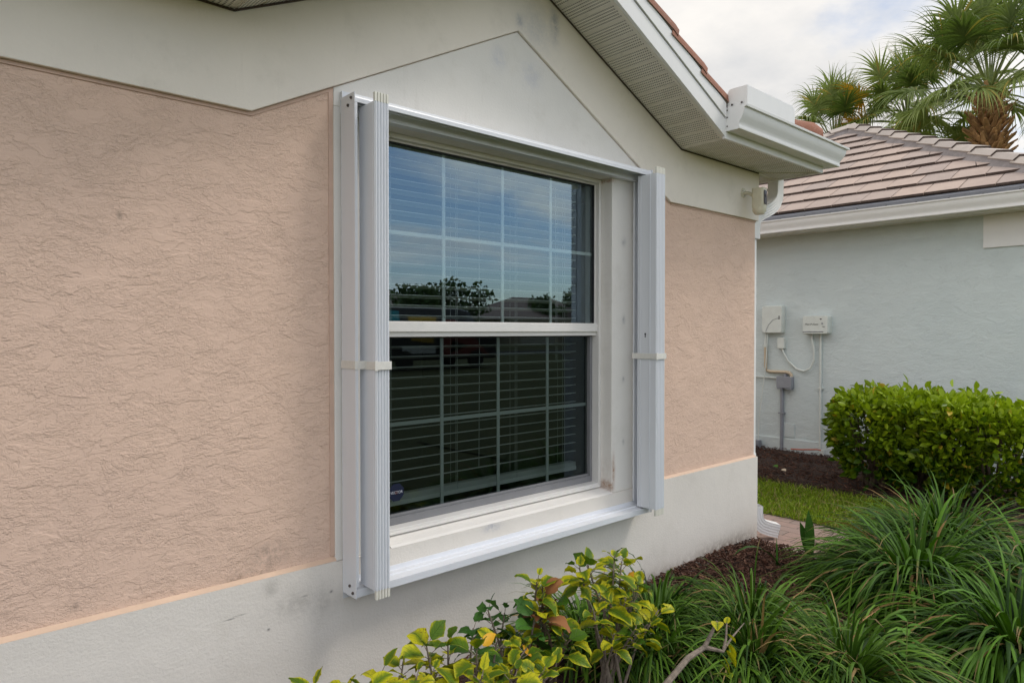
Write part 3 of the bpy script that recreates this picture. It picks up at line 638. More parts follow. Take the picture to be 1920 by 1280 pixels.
# roofs: main hip + gable; rake tiles; hip cap
rf = MB(); ez = 2.755
rf.add([(XL - .3, -0.33, ez), (0.93, -0.33, ez), (0.93, 0.25, ez + .58 * SLP), (3.56, 0.25, ez + .58 * SLP), (3.56, -0.33, ez), (4.86, -0.33, ez), (4.28, 0.25, ez + .58 * SLP), (XL - .3, 0.25, ez + .58 * SLP), (0.6, 3.93, ez + 4.26 * SLP), (XL - .3, 3.93, ez + 4.26 * SLP)], [(0, 1, 2, 7), (4, 5, 6, 3), (7, 2, 3, 6, 8, 9)])
rf.add([(4.86, -0.33, ez), (4.86, 8.2, ez), (0.6, 3.93, ez + 4.26 * SLP)], [(0, 1, 2)])
rf.add([(XL - .3, 3.93, ez + 4.26 * SLP), (0.6, 3.93, ez + 4.26 * SLP), (4.86, 8.2, ez), (XL - .3, 8.2, ez)], [(0, 1, 2, 3)])
pz = PKZ + 0.185
rf.add([(3.57, -0.33, pz - (3.57 - PKX) * SLP), (PKX, -0.33, pz), (PKX, 1.2, pz), (3.57, 0.0, pz - (3.57 - PKX) * SLP)], [(0, 1, 2, 3)])
rf.add([(0.91, -0.33, pz - (3.57 - PKX) * SLP), (PKX, -0.33, pz), (PKX, 1.2, pz), (0.91, 0.0, pz - (3.57 - PKX) * SLP)], [(0, 1, 2, 3)])
o = rf.build('roof', M['tile'], H, attrs={'rnd': [0.5] * len(rf.v)})
rt = MB(); rv = []
for sgn in (1, -1):
    D = Vector((-sgn, 0, SLP)).normalized(); Nn = Vector((sgn * SLP, 0, 1)).normalized(); L0 = math.hypot(3.60 - PKX, (3.60 - PKX) * SLP)
    P0 = Vector((PKX + sgn * (3.60 - PKX), -0.318, pz - (3.60 - PKX) * SLP - 0.012)); n = 5; stp = L0 / n
    for i in range(n):
        a = P0 + D * (i * stp); ring = []
        for e, lift in ((0.0, 0.028), (0.04, 0.032), (stp + 0.05, 0.0)):
            for j in range(9):
                th = math.pi * (j / 8); ring.append(a + D * e + Nn * (lift + 0.052 * math.sin(th)) + Vector((0, 1, 0)) * (0.06 - 0.075 * math.cos(th)) - (Nn * 0.02 if j in (0, 8) else Vector()))
        rt.add(ring, [(q * 9 + j, q * 9 + j + 1, (q + 1) * 9 + j + 1, (q + 1) * 9 + j) for q in range(2) for j in range(8)] + [tuple(range(8, -1, -1))]); rv += [random.random()] * 27
rt.build('rake_tiles', M['rust'], H, attrs={'rnd': rv}, smooth_=True)
# first pieces of the hip cap at the corner + flat tile
hc = MB(); rv = []; D = Vector((-1, 1, SLP)).normalized(); S = Vector((1, 1, 0)).normalized(); Nn = D.cross(S).normalized(); Nn = Nn if Nn.z > 0 else -Nn
for i in range(5):
    a = Vector((4.82, -0.29, ez + 0.0)) + D * (i * 0.33); ring = []
    for e, lift, sc2 in ((0.0, 0.0, 0.55), (0.03, 0.02, 0.9), (0.10, 0.032, 1.0), (0.38, 0.0, 0.92)):
        for j in range(11):
            th = math.pi * (j / 10); ring.append(a + D * e + Nn * (lift + 0.10 * sc2 * math.sin(th)) + S * (-0.13 * sc2 * math.cos(th)))
    hc.add(ring, [(q * 11 + j, q * 11 + j + 1, (q + 1) * 11 + j + 1, (q + 1) * 11 + j) for q in range(3) for j in range(10)] + [tuple(range(10, -1, -1))]); rv += [random.random()] * 44
hc.build('hip_caps', M['rust'], H, attrs={'rnd': rv}, smooth_=True)
ft = MB()
for i in range(4): ft.box(0, 0.29, 0, 0.36, 0.0, 0.028, Matrix.Translation((3.565 + 0.30 * i, -0.36, ez - 0.006)) @ Matrix.Rotation(math.atan(SLP), 4, 'X'))
for i in range(3): ft.box(0, 0.29, 0, 0.36, 0.0, 0.028, Matrix.Translation((3.60 + 0.30 * i, -0.04, ez + 0.148)) @ Matrix.Rotation(math.atan(SLP), 4, 'X'))
ft.build('eave_tiles', M['tile'], H, attrs={'rnd': [0.2] * len(ft.v)}, bev=0.003)
# downspout: outlet elbow, wall pipe, shoe (ribbed rectangular section)
def rectpipe(path, wy, wx, ribs=True, name='downspout', parent=None, mat=None, spin=None):
    """rectangular pipe swept in the x-z plane; wy = size along y, wx = size across"""
    s = MB(); P = [Vector(p) for p in path]; n = len(P); prof = []
    nr = 5
    for i in range(nr): prof += [(-0.5, -0.5 + (i + 0.1) / nr), (-0.47, -0.5 + (i + 0.5) / nr), (-0.5, -0.5 + (i + 0.9) / nr)]
    prof += [(-0.5, 0.5), (0.5, 0.5), (0.5, -0.5)] ; m_ = len(prof); vs = []
    for i, p in enumerate(P):
        d = (P[min(i + 1, n - 1)] - P[max(i - 1, 0)]).normalized(); a = Vector((0, 1, 0)).cross(d).normalized()
        vs += [p + Vector((0, 1, 0)) * (q[0] * wy) + a * (q[1] * wx) for q in prof]
    fs = [(i * m_ + j, i * m_ + (j + 1) % m_, (i + 1) * m_ + (j + 1) % m_, (i + 1) * m_ + j) for i in range(n - 1) for j in range(m_)]
    if spin: ang, cxy = spin; Rm = Matrix.Translation((*cxy, 0)) @ Matrix.Rotation(ang, 4, 'Z') @ Matrix.Translation((-cxy[0], -cxy[1], 0)); vs = [Rm @ v for v in vs]
    s.add(vs, fs); return s.build(name, mat or M['gutter'], parent, smooth_=False)
xd = XR + 0.036; yd = 0.072
ye = 0.062
arc1 = [(4.905, ye, 2.60), (4.905, ye, 2.52), (4.903, ye, 2.485), (4.893, ye, 2.45), (4.872, ye, 2.418), (4.84, ye, 2.390), (4.79, ye, 2.362), (4.73, ye, 2.338), (4.66, ye, 2.312), (4.60, ye, 2.285), (4.568, ye, 2.25), (xd, ye, 2.20), (xd, ye, 2.12)]
dsp = rectpipe(arc1, 0.080, 0.090, parent=H, name='downspout_elbow')
pp = MB(); pp.box(xd - 0.017, xd + 0.022, yd - 0.036, yd + 0.036, 0.17, 2.16); dn = pp.build('downspout', M['gutter'], H, bev=0.004)
bk = MB(); bk.box(xd - 0.0175, xd + 0.0245, yd - 0.039, yd + 0.039, 0.555, 0.60); bk.build('downspout_joint', M['gutter'], dn, bev=0.002)
sh = [(xd, yd, 0.24), (xd, yd, 0.19), (xd + 0.006, yd, 0.150), (xd + 0.022, yd, 0.118), (xd + 0.05, yd, 0.095), (xd + 0.095, yd, 0.078), (xd + 0.165, yd, 0.060)]
spn = (R_(-38), (xd, yd - 0.03)); rectpipe([(p[0] + 0.012, p[1] - 0.03, p[2] - 0.01) for p in sh], 0.075, 0.095, name='downspout_shoe', parent=dn, spin=spn)
Rm = Matrix.Translation((xd, yd - 0.03, 0)) @ Matrix.Rotation(R_(-38), 4, 'Z')
e = MB(); e.box(-0.0015, 0.0015, -0.033, 0.033, -0.042, 0.042, Rm @ Matrix.Translation((0.1785, 0, 0.0500)) @ Matrix.Rotation(R_(14), 4, 'Y')); e.build('shoe_shade_plate', M['black'], dn)  # black plate stands in for the dark hollow of the outlet

# ------------------------------------------------------------------ accordion shutter
S_ = empty('accordion_shutter', (2.235, -0.05, 0.462), 'white metal accordion shutter, open, with folded blade stacks either side of the window', 'shutter')
hd = MB(); hx0, hx1 = 1.307, 3.150
hd.prism([(0.0095, 2.388), (-0.005, 2.388), (-0.005, 2.358), (-0.098, 2.354), (-0.100, 2.345), (-0.102, 2.340), (-0.102, 2.324), (-0.097, 2.324), (-0.097, 2.346), (-0.064, 2.347), (-0.064, 2.328), (-0.059, 2.328), (-0.059, 2.347), (-0.030, 2.347), (-0.030, 2.303), (0.0095, 2.303)], hx0, hx1, 'yz')
hd.build('header_track', M['alu'], S_, bev=0.0008)
sl = MB()
sl.prism([(-0.0025, 0.512), (-0.006, 0.512), (-0.008, 0.494), (-0.044, 0.494), (-0.045, 0.498), (-0.050, 0.498), (-0.051, 0.493), (-0.096, 0.489), (-0.100, 0.493), (-0.103, 0.493), (-0.103, 0.464), (-0.100, 0.463), (-0.099, 0.482), (-0.0025, 0.486)], hx0, hx1, 'yz')
sl.build('sill_track', M['alu'], S_, bev=0.0008)
lw = MB(); lw.box(hx0 - .003, hx1, -0.0055, -0.0025, 0.436, 0.4855); lw.build('wall_flange', M['alu'], S_)
def plate(xa, sgn, name):
    p = MB(); p.box(min(xa, xa + sgn * 0.003), max(xa, xa + sgn * 0.003), -0.106, -0.0025, 0.460, 2.360)
    p.box(min(xa + sgn * 0.0035, xa + sgn * 0.012), max(xa + sgn * 0.0035, xa + sgn * 0.012), -0.106, -0.1035, 0.505, 2.322)
    p.box(min(xa + sgn * .0035, xa + sgn * 0.04), max(xa + sgn * .0035, xa + sgn * 0.04), -0.012, -0.0025, 0.514, 2.300)
    return p.build(name, M['alu'], S_, bev=0.0006)
pl = plate(1.3035, 1, 'side_plate'); pr = plate(3.1535, -1, 'side_plate')
for z in (2.342, 2.318, 0.500, 0.478):
    scw = MB()
    y = -0.083 if z in (2.342, 0.478) else -0.060
    scw.lathe([(0.0, -0.005), (0.004, -0.005), (0.006, -0.002), (0.006, 0.001), (0, 0.001)], (1.3025, y, z), 8, 'x'); scw.build('screw', M['steel'], pl)
def stack(x0, n, pitch, y0, y1, z0, z1, lock):
    """folded blades: thin curved-edge sheets packed side by side with hinge knuckles front and back"""
    s = MB(); 
    for i in range(n):
        xa = x0 + i * pitch; xb = xa + pitch
        if i == 0: s.box(xa, xa + 0.0022, y0 + 0.004, y1, z0, z1)
        else: s.box(xa + 0.0004, xa + 0.0022, y0 + 0.004, y1, z0, z1)
        # rounded front knuckle
        r = pitch * 0.37; c = xa + pitch * 0.5; zc0 = z0 + 0.0022 * (n - i) * 0; pr_ = []
        for j in range(9):
            th = math.pi * j / 8; pr_.append((c - r * math.cos(th), y0 + 0.006 - 0.0075 * math.sin(th)))
        pr_ += [(c + r, y0 + 0.012), (c - r, y0 + 0.012)]
        s.prism(pr_, z0, z1, 'xy')
        pr2 = [(c - r, y1 - 0.006), (c + r, y1 - 0.006), (c + r, y1 + 0.003), (c - r, y1 + 0.003)]
        s.prism(pr2, z0 + 0.002, z1 - 0.002, 'xy')
    # raised seam down the outer blade
    o = s.build('blade_stack', M['alu'], S_, smooth_=True)
    if lock:
        q = MB(); q.box(x0 - 0.004, x0 - 0.0005, y0 + 0.040, y0 + 0.046, z0, z1); q.box(x0 - 0.003, x0 - 0.0005, y1 - 0.020, y1 - 0.012, z0, z1); q.box(x0 - 0.0025, x0 - 0.0005, y1 - 0.004, y1 + 0.001, z0, z1)
        q.build('blade_rib', M['alu'], o)
        q = MB(); q.lathe([(0.0, -0.002), (0.005, -0.002), (0.005, 0.0), (0, 0.0)], (x0 - 0.0006, y1 - 0.050, 1.453), 10, 'x'); q.box(x0 - 0.0022, x0 - 0.0006, y1 - 0.0525, y1 - 0.0475, 1.434, 1.452); q.build('keyhole', M['dark'], o)
    else:
        q = MB(); q.box(x0 - 0.0018, x0 - 0.0004, y0 + 0.014, y0 + 0.020, z0, z1); q.build('blade_rib', M['alu'], o)
    for i in range(n):
        c = x0 + (i + 0.5) * pitch; r = pitch * 0.40
        for za, zb in ((z1 + 0.0005, z1 + 0.035), (z0 - 0.035, z0 - 0.0005)): q = MB(); q.box(c - r, c + r, y0 + 0.001, y0 + 0.013, za, zb); q.build('guide_pin', M['pin'], o, bev=0.0015)
    return o
stk1 = stack(1.346, 5, 0.0126, -0.178, -0.066, 0.500, 2.318, False)
stk2 = stack(3.076, 6, 0.0133, -0.188, -0.066, 0.5005, 2.3185, True)
def strap(x0, x1, y0, y1, zc, par, hgt=0.031, slope=0.0):
    s = MB(); t_ = 0.0022; h2 = hgt / 2
    out = [(x0 - t_, y0 - t_), (x1 + t_, y0 - t_), (x1 + t_, y1), (x1, y1), (x1, y0), (x0, y0), (x0, y1), (x0 - t_, y1)]
    s.prism(out, zc - h2, zc + h2, 'xy'); o = s.build('strap', M['strap'], par, bev=0.0008)
    q = MB(); q.box(x0 - t_ - 0.004, x0 + 0.006, y0 - t_ - 0.0035, y0 - t_ - 0.0005, zc - h2 - 0.004, zc + h2 + 0.003); q.build('strap_buckle', M['strap'], o, bev=0.0015) if False else q.build('strap_fold', M['strap'], o, bev=0.0012)
    return o
strap(1.3445, 1.4098, -0.1830, -0.040, 1.340, S_); strap(3.0715, 3.1570, -0.1930, -0.03, 1.332, S_)
s2 = MB(); s2.box(1.2995, 1.3022, -0.1075, -0.004, 1.326, 1.357); s2.prism([(1.2995, -0.1075), (1.2995, -0.110), (1.3423, -0.110), (1.3423, -0.1075)], 1.326, 1.357, 'xy'); s2.build('strap', M['strap'], S_)

# ------------------------------------------------------------------ blind, decal
B_ = empty('window_blind', (2.235, 0.235, 0.67), 'white horizontal slat blind, half tilted, hanging behind the window glass', 'blind')
s = MB(); z = 0.792; tl = R_(13)
while z < 2.26:
    dx = 0.024 * math.cos(tl); dz = 0.024 * math.sin(tl); j = random.uniform(-0.0012, 0.0012)
    for x0, x1 in ((1.57, 2.875),):
        prof = [(0.236 - dx, z + dz + j), (0.236, z + 0.003 + j), (0.236 + dx, z - dz + j), (0.236 + dx, z - dz - 0.0028 + j), (0.236, z + 0.0002 + j), (0.236 - dx, z + dz - 0.0028 + j)]
        s.prism(prof, x0, x1, 'yz')
    z += 0.0465
s.build('slats', M['slat'], B_)
s = MB(); s.box(1.57, 2.875, 0.208, 0.262, 0.690, 0.712); 
for i in range(5): s.box(1.57, 2.875, 0.210, 0.260, 0.7135 + i * 0.0045, 0.7165 + i * 0.0045)
s.build('bottom_rail', M['slat'], B_, bev=0.002)
s = MB(); s.box(1.56, 2.885, 0.205, 0.265, 2.262, 2.300); s.build('head_rail', M['slat'], B_)
for x in (1.66, 2.03, 2.42, 2.78):
    s = MB()
    for y in (0.2095, 0.2625): s.tube([(x, y, 0.69), (x, y, 2.28)], 0.0011, 5)
    s.tube([(x + 0.012, 0.236, 0.70), (x + 0.012, 0.236, 2.28)], 0.0012, 5)
    s.build('ladder_cord', M['cord'], B_)
s = MB(); s.tube([(2.16, 0.203, 2.25), (2.163, 0.203, 1.4), (2.158, 0.202, 0.80)], 0.0016, 5); s.tube([(2.70, 0.203, 2.25), (2.705, 0.203, 1.3)], 0.002, 5); s.build('pull_cord', M['cord'], B_)
# octagonal security decal inside the lower left pane
dc = empty('decal', (1.665, 0.152, 0.725), 'small dark blue octagonal VECTOR decal in the lower left corner of the window', 'decal')
s = MB(); rr_ = 0.041
s.prism([(1.648 + rr_ * math.cos(R_(22.5 + 45 * i)), 0.765 + rr_ * math.sin(R_(22.5 + 45 * i))) for i in range(8)], 0.1515, 0.1523); s.build('octagon', M['sticker'], dc)
s = MB(); s.prism([(1.648 + 0.009 * math.cos(R_(22.5 + 45 * i)), 0.765 + 0.009 * math.sin(R_(22.5 + 45 * i))) for i in range(8)], 0.1508, 0.1514); s.build('inner_panel', M['stkred'], dc)
curve('lettering', 'VECTOR', 0.0165, M['stkink'], dc, Matrix.Translation((1.648, 0.1503, 0.765)) @ Matrix.Rotation(R_(90), 4, 'X'))

# ------------------------------------------------------------------ security camera by the corner
sc0 = empty('security_camera', (4.30, -0.002, 2.36), 'small cream security camera on a round wall mount under the house eave', 'camera')
s = MB(); s.lathe([(0.0, -0.009), (0.030, -0.008), (0.034, -0.003), (0.034, -0.0022), (0, -0.0022)], (4.32, 0, 2.405), 20, 'y'); mtp = s.build('mount_plate', M['box_cream'], sc0, smooth_=True)
for a in range(3): s = MB(); s.lathe([(0, -0.011), (0.0035, -0.0105), (0.0035, -0.0085), (0, -0.0085)], (4.32 + 0.023 * math.cos(2.1 * a + .5), 0, 2.405 + 0.023 * math.sin(2.1 * a + .5)), 8, 'y'); s.build('screw', M['steel'], mtp)
s = MB(); s.tube([(4.322, -0.008, 2.402), (4.325, -0.035, 2.400), (4.335, -0.066, 2.380)], [0.013, 0.011, 0.013], 10); s.build('arm', M['box_cream'], sc0, smooth_=True)
CS = 1.25; CC = Vector((4.345, -0.105, 2.325))
Mr = Matrix.Translation(CC) @ Matrix.Rotation(R_(-82), 4, 'Z') @ Matrix.Scale(CS, 4)
def rbox(wx, wy, h, r, mt, taper=1.0, n=5, z0=0.0):
    pts = []
    for cx_, cy_, a0_ in ((1, 1, 0), (-1, 1, 90), (-1, -1, 180), (1, -1, 270)):
        for i in range(n + 1):
            a = R_(a0_ + 90 * i / n); pts.append((cx_ * (wx / 2 - r) + r * math.cos(a), cy_ * (wy / 2 - r) + r * math.sin(a)))
    m_ = len(pts); vs = [mt @ Vector((p[0] * taper, p[1] * taper, z0)) for p in pts] + [mt @ Vector((p[0], p[1], z0 + h * 0.12)) for p in pts] + [mt @ Vector((p[0], p[1], z0 + h)) for p in pts]
    return vs, [tuple(range(m_ - 1, -1, -1)), tuple(range(2 * m_, 3 * m_))] + [(q * m_ + i, q * m_ + (i + 1) % m_, (q + 1) * m_ + (i + 1) % m_, (q + 1) * m_ + i) for q in range(2) for i in range(m_)]
s = MB(); s.add(*rbox(0.068, 0.066, 0.108, 0.016, Mr, 0.9, z0=-0.03)); s.build('body', M['box_cream'], sc0, smooth_=True, bev=0.003)
s = MB(); s.lathe([(0, -0.048), (0.030, -0.045), (0.044, -0.026), (0.045, 0.0), (0, 0.0)], (CC.x, CC.y, CC.z - 0.030), 18, 'z'); s.build('sensor_dome', M['box_cream'], sc0, smooth_=True)
s = MB(); s.add([Mr @ Vector(p) for p in [(x, y, z) for x in (0.034, 0.0365) for y in (-0.026, 0.012) for z in (-0.012, 0.062)]], [(0, 1, 3, 2), (4, 6, 7, 5), (0, 4, 5, 1), (2, 3, 7, 6), (0, 2, 6, 4), (1, 5, 7, 3)]); fc = s.build('face_panel', M['black'], sc0)
s = MB(); s.add([Mr @ Vector((0.0385, -0.007 + 0.009 * math.cos(a), 0.035 + 0.009 * math.sin(a))) for a in [k_ * math.pi / 6 for k_ in range(12)]], [tuple(range(12))]); s.build('lens', M['lens'], fc)

# ------------------------------------------------------------------ neighbour house
Hn = empty('house', (8.0, 0.0, 0.0), 'pale blue stucco house with a flat-tiled hip roof, beyond the hedge', 'house')
XN, ZN = 8.0, 2.60; YN0, YN1 = -0.95, 4.55
s = MB(); s.box(XN, 13.1, YN0, YN1, -0.1, ZN); s.build('wall', M['blue'], Hn)
s = MB(); s.box(XN - 0.018, XN - 0.0005, YN0 - 0.018, YN1 + .018, -0.1, 0.180); s.box(XN - .0005, 13.1, YN0 - 0.018, YN0 - .0005, -0.1, 0.180); s.build('base_band', M['blue'], Hn, bev=0.004)
s = MB(); s.box(XN - 0.02, XN - 0.0005, YN0, -0.525, 2.28, ZN - 0.001); s.build('corner_panel', M['gutter'], Hn, bev=0.003)
s = MB(); s.box(XN - 0.01, XN - 0.0005, 1.36, 1.52, 0.20, 0.36); s.build('cover_plate', M['blue'], Hn, bev=0.002)
s = MB(); s.box(XN - 0.30, XN - 0.0005, YN0 - 0.3, YN1 + 0.3, ZN, ZN + 0.012); s.box(XN, 13.4, YN0 - 0.3, YN0 - .0005, ZN, ZN + 0.012); s.build('soffit', M['soffitp'], Hn)
s = MB(); s.box(XN - 0.318, XN - 0.30, YN0 - 0.318, YN1 + 0.318, ZN - 0.012, 2.80); s.box(XN - .30, 13.4, YN0 - 0.318, YN0 - 0.30, ZN - 0.012, 2.80); s.build('fascia', M['gutter'], Hn)
GPN = [(o, 2.598 + (z_ - 2.604) * 1.10) for o, z_ in GP]
gn = gutter_run('gutter', (XN - 0.3185, YN1 + 0.3, 0), (XN - 0.3185, YN0 - 0.318, 0), (-1, 0, 0), 0, 1, Hn, GP=GPN, cap=False)
s = MB(); s.prism([(XN - 0.325, 2.735), (XN - 0.322, 2.735), (XN - 0.322, 2.815), (XN - 0.36, 2.790), (XN - 0.36, 2.786)], YN0 - 0.3, YN1 + 0.3, 'xz'); s.build('drip_edge', M['box_grey'], Hn)
y = -0.9
while y < 1.8: s = MB(); s.lathe([(0, 0.0), (0.009, 0.0), (0.009, 0.006), (0, 0.008)], (XN - 0.318 - 0.118, y, 2.742), 8, 'z'); s.build('gutter_screw', M['dark'], gn); y += 0.28
# tiles on the face towards us: courses of staggered flat tiles cut to the hips
SN = 0.54; HW = 3.10; EX, EZ = XN - 0.345, 2.812; APX = EX + HW; HY0 = YN0 - 0.35; HY1 = HY0 + 2 * HW
D = Vector((1, 0, SN)).normalized(); Nn = Vector((-SN, 0, 1)).normalized(); expo = 0.335; tw = 0.30
s = MB(); s.cur = 0; rv = []; nC = int(math.hypot(HW, HW * SN) / expo)
b2 = MB()
for c_ in range(nC + 1):
    d0 = c_ * expo; d1 = d0 + expo; xx0 = EX + D.x * d0; xx1 = min(EX + D.x * d1, APX)
    lo0, hi0 = HY0 + (xx0 - EX) + 0.10, HY1 - (xx0 - EX) - 0.10; lo1, hi1 = HY0 + (xx1 - EX) + 0.10, HY1 - (xx1 - EX) - 0.10
    if hi0 - lo0 < 0.05: break
    if hi1 < lo1: lo1 = hi1 = (lo1 + hi1) / 2
    y = HY0 - (0.5 * tw if c_ % 2 else 0)
    while y < hi0:
        ya, yb = y + 0.005, y + tw - 0.005; lift = 0.030 + random.uniform(-0.004, 0.004)
        q = []
        for (dd, xx, lo, hi, lf) in ((d0 - 0.0, xx0, lo0, hi0, lift), (d1, xx1, lo1, hi1, 0.004)):
            for yy in (ya, yb):
                yc = min(max(yy, lo), hi); q.append(Vector((EX, yc, EZ)) + D * dd + Nn * lf)
        if abs(q[1].y - q[0].y) > 0.01:
            base_ = [q[0] - Nn * 0.024, q[1] - Nn * 0.024, q[2] - Nn * 0.004, q[3] - Nn * 0.004]
            s.add(q + base_, [(0, 1, 3, 2), (0, 2, 6, 4), (1, 5, 7, 3)]); rv += [random.random()] * 8
            # butt edge, in the darker edge colour
            s.cur = 1; s.add([q[0], q[1], base_[1], base_[0]], [(0, 1, 2, 3)]); s.cur = 0; rv += [0.5] * 4
        y += tw
rfN = s.build('roof', [M['tile'], M['butt']], Hn, attrs={'rnd': rv}, fixn=False)
s = MB(); ap = Vector((APX, (HY0 + HY1) / 2, EZ + HW * SN))
c0, c1, c2, c3 = Vector((EX, HY0, EZ)), Vector((EX, HY1, EZ)), Vector((EX + 2 * HW, HY1, EZ)), Vector((EX + 2 * HW, HY0, EZ))
s.add([c0, c1, c2, c3, ap], [(0, 1, 4), (1, 2, 4), (2, 3, 4), (3, 0, 4)]); s.build('roof_deck', M['butt'], Hn)
s = MB(); 
for A_, B2 in ((c0, c3), (c1, c2)): 
    u = Vector((0, 0, 0.02)); s.add([A_ + u, B2 + u, ap + u], [(0, 1, 2)])
s.add([c3 + u, c2 + u, ap + u], [(0, 1, 2)]); s.build('roof_slope', M['tile'], Hn, attrs={'rnd': [0.5] * len(s.v)})
for cc_, nm in ((c0, 'hip'), (c1, 'hip')):
    Dh = (ap - cc_).normalized(); Lh = (ap - cc_).length; Sd = Dh.cross(Vector((0, 0, 1))).normalized(); Nh = Sd.cross(Dh).normalized()
    gm = MB(); pts = [(-0.19, -0.095), (-0.10, 0.035), (0.10, 0.035), (0.19, -0.095)]
    gm.add([cc_ + Sd * a + Nh * (b_ ) for a, b_ in pts] + [ap + Sd * a + Nh * (b_) for a, b_ in pts], [(0, 1, 5, 4), (1, 2, 6, 5), (2, 3, 7, 6)]); gm.build('hip_mortar', M['grout'], Hn)
    cp = MB(); rv = []; n = int(Lh / 0.36) - 1
    for i in range(n + 1):
        a = cc_ + Dh * (i * 0.36); q = []
        for e, lf in ((0.0, 0.040), (0.40, 0.012)):
            for px_, pz_ in ((-0.125, 0.005), (-0.075, 0.060), (0.075, 0.060), (0.125, 0.005), (0.11, -0.010), (-0.11, -0.010)):
                q.append(a + Dh * e + Sd * px_ + Nh * (pz_ + lf))
        cp.add(q, [(j, (j + 1) % 6, (j + 1) % 6 + 6, j + 6) for j in range(6)] + [(5, 4, 3, 2, 1, 0), (6, 7, 8, 9, 10, 11)]); rv += [random.random()] * 12
    eb = cp; cp.cur = 1
    for i in range(n + 1):
        a = cc_ + Dh * (i * 0.36 - 0.004); q = [a + Sd * px_ + Nh * (pz_ + 0.040) for px_, pz_ in ((-0.127, 0.003), (-0.076, 0.058), (0.076, 0.058), (0.127, 0.003), (0.105, -0.003), (0.062, 0.041), (-0.062, 0.041), (-0.105, -0.003))]
        eb.add(q, [(0, 1, 6, 7), (1, 2, 5, 6), (2, 3, 4, 5)])
        rv += [0.5] * 8
    cp.build('hip_caps', [M['cap'], M['butt']], Hn, attrs={'rnd': rv}, fixn=False)

# ------------------------------------------------------------------ utility things on the neighbour's wall
XW = XN - 0.0008
def wallbox(y0, y1, z0, z1, dep, mat, name, parent, r=0.02, top=None):
    Mx = Matrix(((0, 0, -1, XW), (1, 0, 0, (y0 + y1) / 2), (0, 1, 0, (z0 + z1) / 2), (0, 0, 0, 1)))
    s = MB(); pts = []; n = 5; wx, wy = y1 - y0, z1 - z0
    for cx_, cy_, a0_ in ((1, 1, 0), (-1, 1, 90), (-1, -1, 180), (1, -1, 270)):
        for i in range(n + 1):
            a = R_(a0_ + 90 * i / n); pts.append((cx_ * (wx / 2 - r) + r * math.cos(a), cy_ * (wy / 2 - r) + r * math.sin(a)))
    m_ = len(pts); lv = ((1.0, 0), (1.0, dep * 0.55), (0.985, dep * 0.85), (0.93, dep)); vs = []
    for k_, h in lv: vs += [Mx @ Vector((p[0] * k_, p[1] * k_, h)) for p in pts]
    s.add(vs, [(q * m_ + i, q * m_ + (i + 1) % m_, (q + 1) * m_ + (i + 1) % m_, (q + 1) * m_ + i) for q in range(3) for i in range(m_)] + [tuple(range(3 * m_, 4 * m_))])
    return s.build(name, mat, parent, smooth_=True)
u1 = empty('network_box', (XW, 1.61, 1.60), 'tall rounded off-white utility box with a curved swoosh, leftmost on the blue wall', 'utility box')
wallbox(1.485, 1.745, 1.437, 1.775, 0.085, M['box_white'], 'body', u1, 0.03)
s = MB(); s.tube([(XW - 0.086, 1.69, 1.46), (XW - 0.087, 1.655, 1.54), (XW - 0.087, 1.60, 1.60), (XW - 0.086, 1.51, 1.63)], 0.0022, 6); s.build('swoosh_line', M['box_grey'], u1)
s = MB(); [s.box(XW - 0.089, XW - 0.084, 1.515, 1.527, z_, z_ + 0.012) for z_ in (1.635, 1.61)]; s.build('indicator', M['black'], u1)
u2 = empty('control_box', (XW, 1.085, 1.535), 'wide white utility box with dark italic lettering, right of the tall box', 'utility box')
cbx = wallbox(0.935, 1.235, 1.432, 1.645, 0.10, M['box_white'], 'body', u2, 0.022)
s = MB(); s.prism([(XW - 0.095, 1.446), (XW - 0.106, 1.462), (XW - 0.100, 1.464), (XW - 0.088, 1.446)], 0.99, 1.225, 'xz'); s.build('lower_lip', M['box_grey'], cbx)
curve('lettering', 'Pest-P-Zone', 0.030, M['ink'], cbx, Matrix.Translation((XW - 0.1015, 1.125, 1.545)) @ Matrix.Rotation(R_(-90), 4, 'Z') @ Matrix.Rotation(R_(90), 4, 'X'), shear=0.3, ext=0.0008)
s = MB(); s.lathe([(0.0, -0.108), (0.009, -0.108), (0.009, -0.100), (0, -0.100)], (XW, 1.002, 1.553), 12, 'x'); s.build('lock', M['box_grey'], cbx)
for q in ((1.008, 1.028, 1.600, 1.608), (0.972, 0.998, 1.515, 1.520)): s = MB(); s.box(XW - .104, XW - .098, *q); s.build('slot', M['black'], cbx)
u3 = empty('outlet_box', (XW, 1.52, 1.325), 'small pale box feeding a looped white cable, below the two larger boxes', 'utility box')
wallbox(1.475, 1.560, 1.255, 1.390, 0.05, M['box_white'], 'body', u3, 0.008)
s = MB(); s.tube([(XW - 0.03, 1.505, 1.256), (XW - 0.03, 1.495, 1.22), (XW - 0.03, 1.44, 1.12), (XW - 0.03, 1.33, 1.02), (XW - 0.03, 1.24, 0.998), (XW - 0.03, 1.17, 1.03), (XW - 0.03, 1.125, 1.12), (XW - 0.03, 1.125, 1.25), (XW - 0.03, 1.145, 1.36), (XW - 0.03, 1.152, 1.434)], 0.011, 8); s.build('cable_loop', M['box_white'], u3, smooth_=True)
u4 = empty('junction_box', (XW, 1.46, 0.85), 'grey plastic junction box halfway down the blue wall', 'utility box')
wallbox(1.372, 1.565, 0.785, 0.925, 0.07, M['box_grey'], 'body', u4, 0.008)
s = MB(); s.box(XW - .05, XW, 1.45, 1.475, 0.926, 0.955); s.build('connector', M['box_grey'], u4)
for y in (1.38, 1.49): s = MB(); s.box(XW - .072, XW - .02, y, y + .06, 0.772, 0.785); s.build('foot', M['box_grey'], u4)
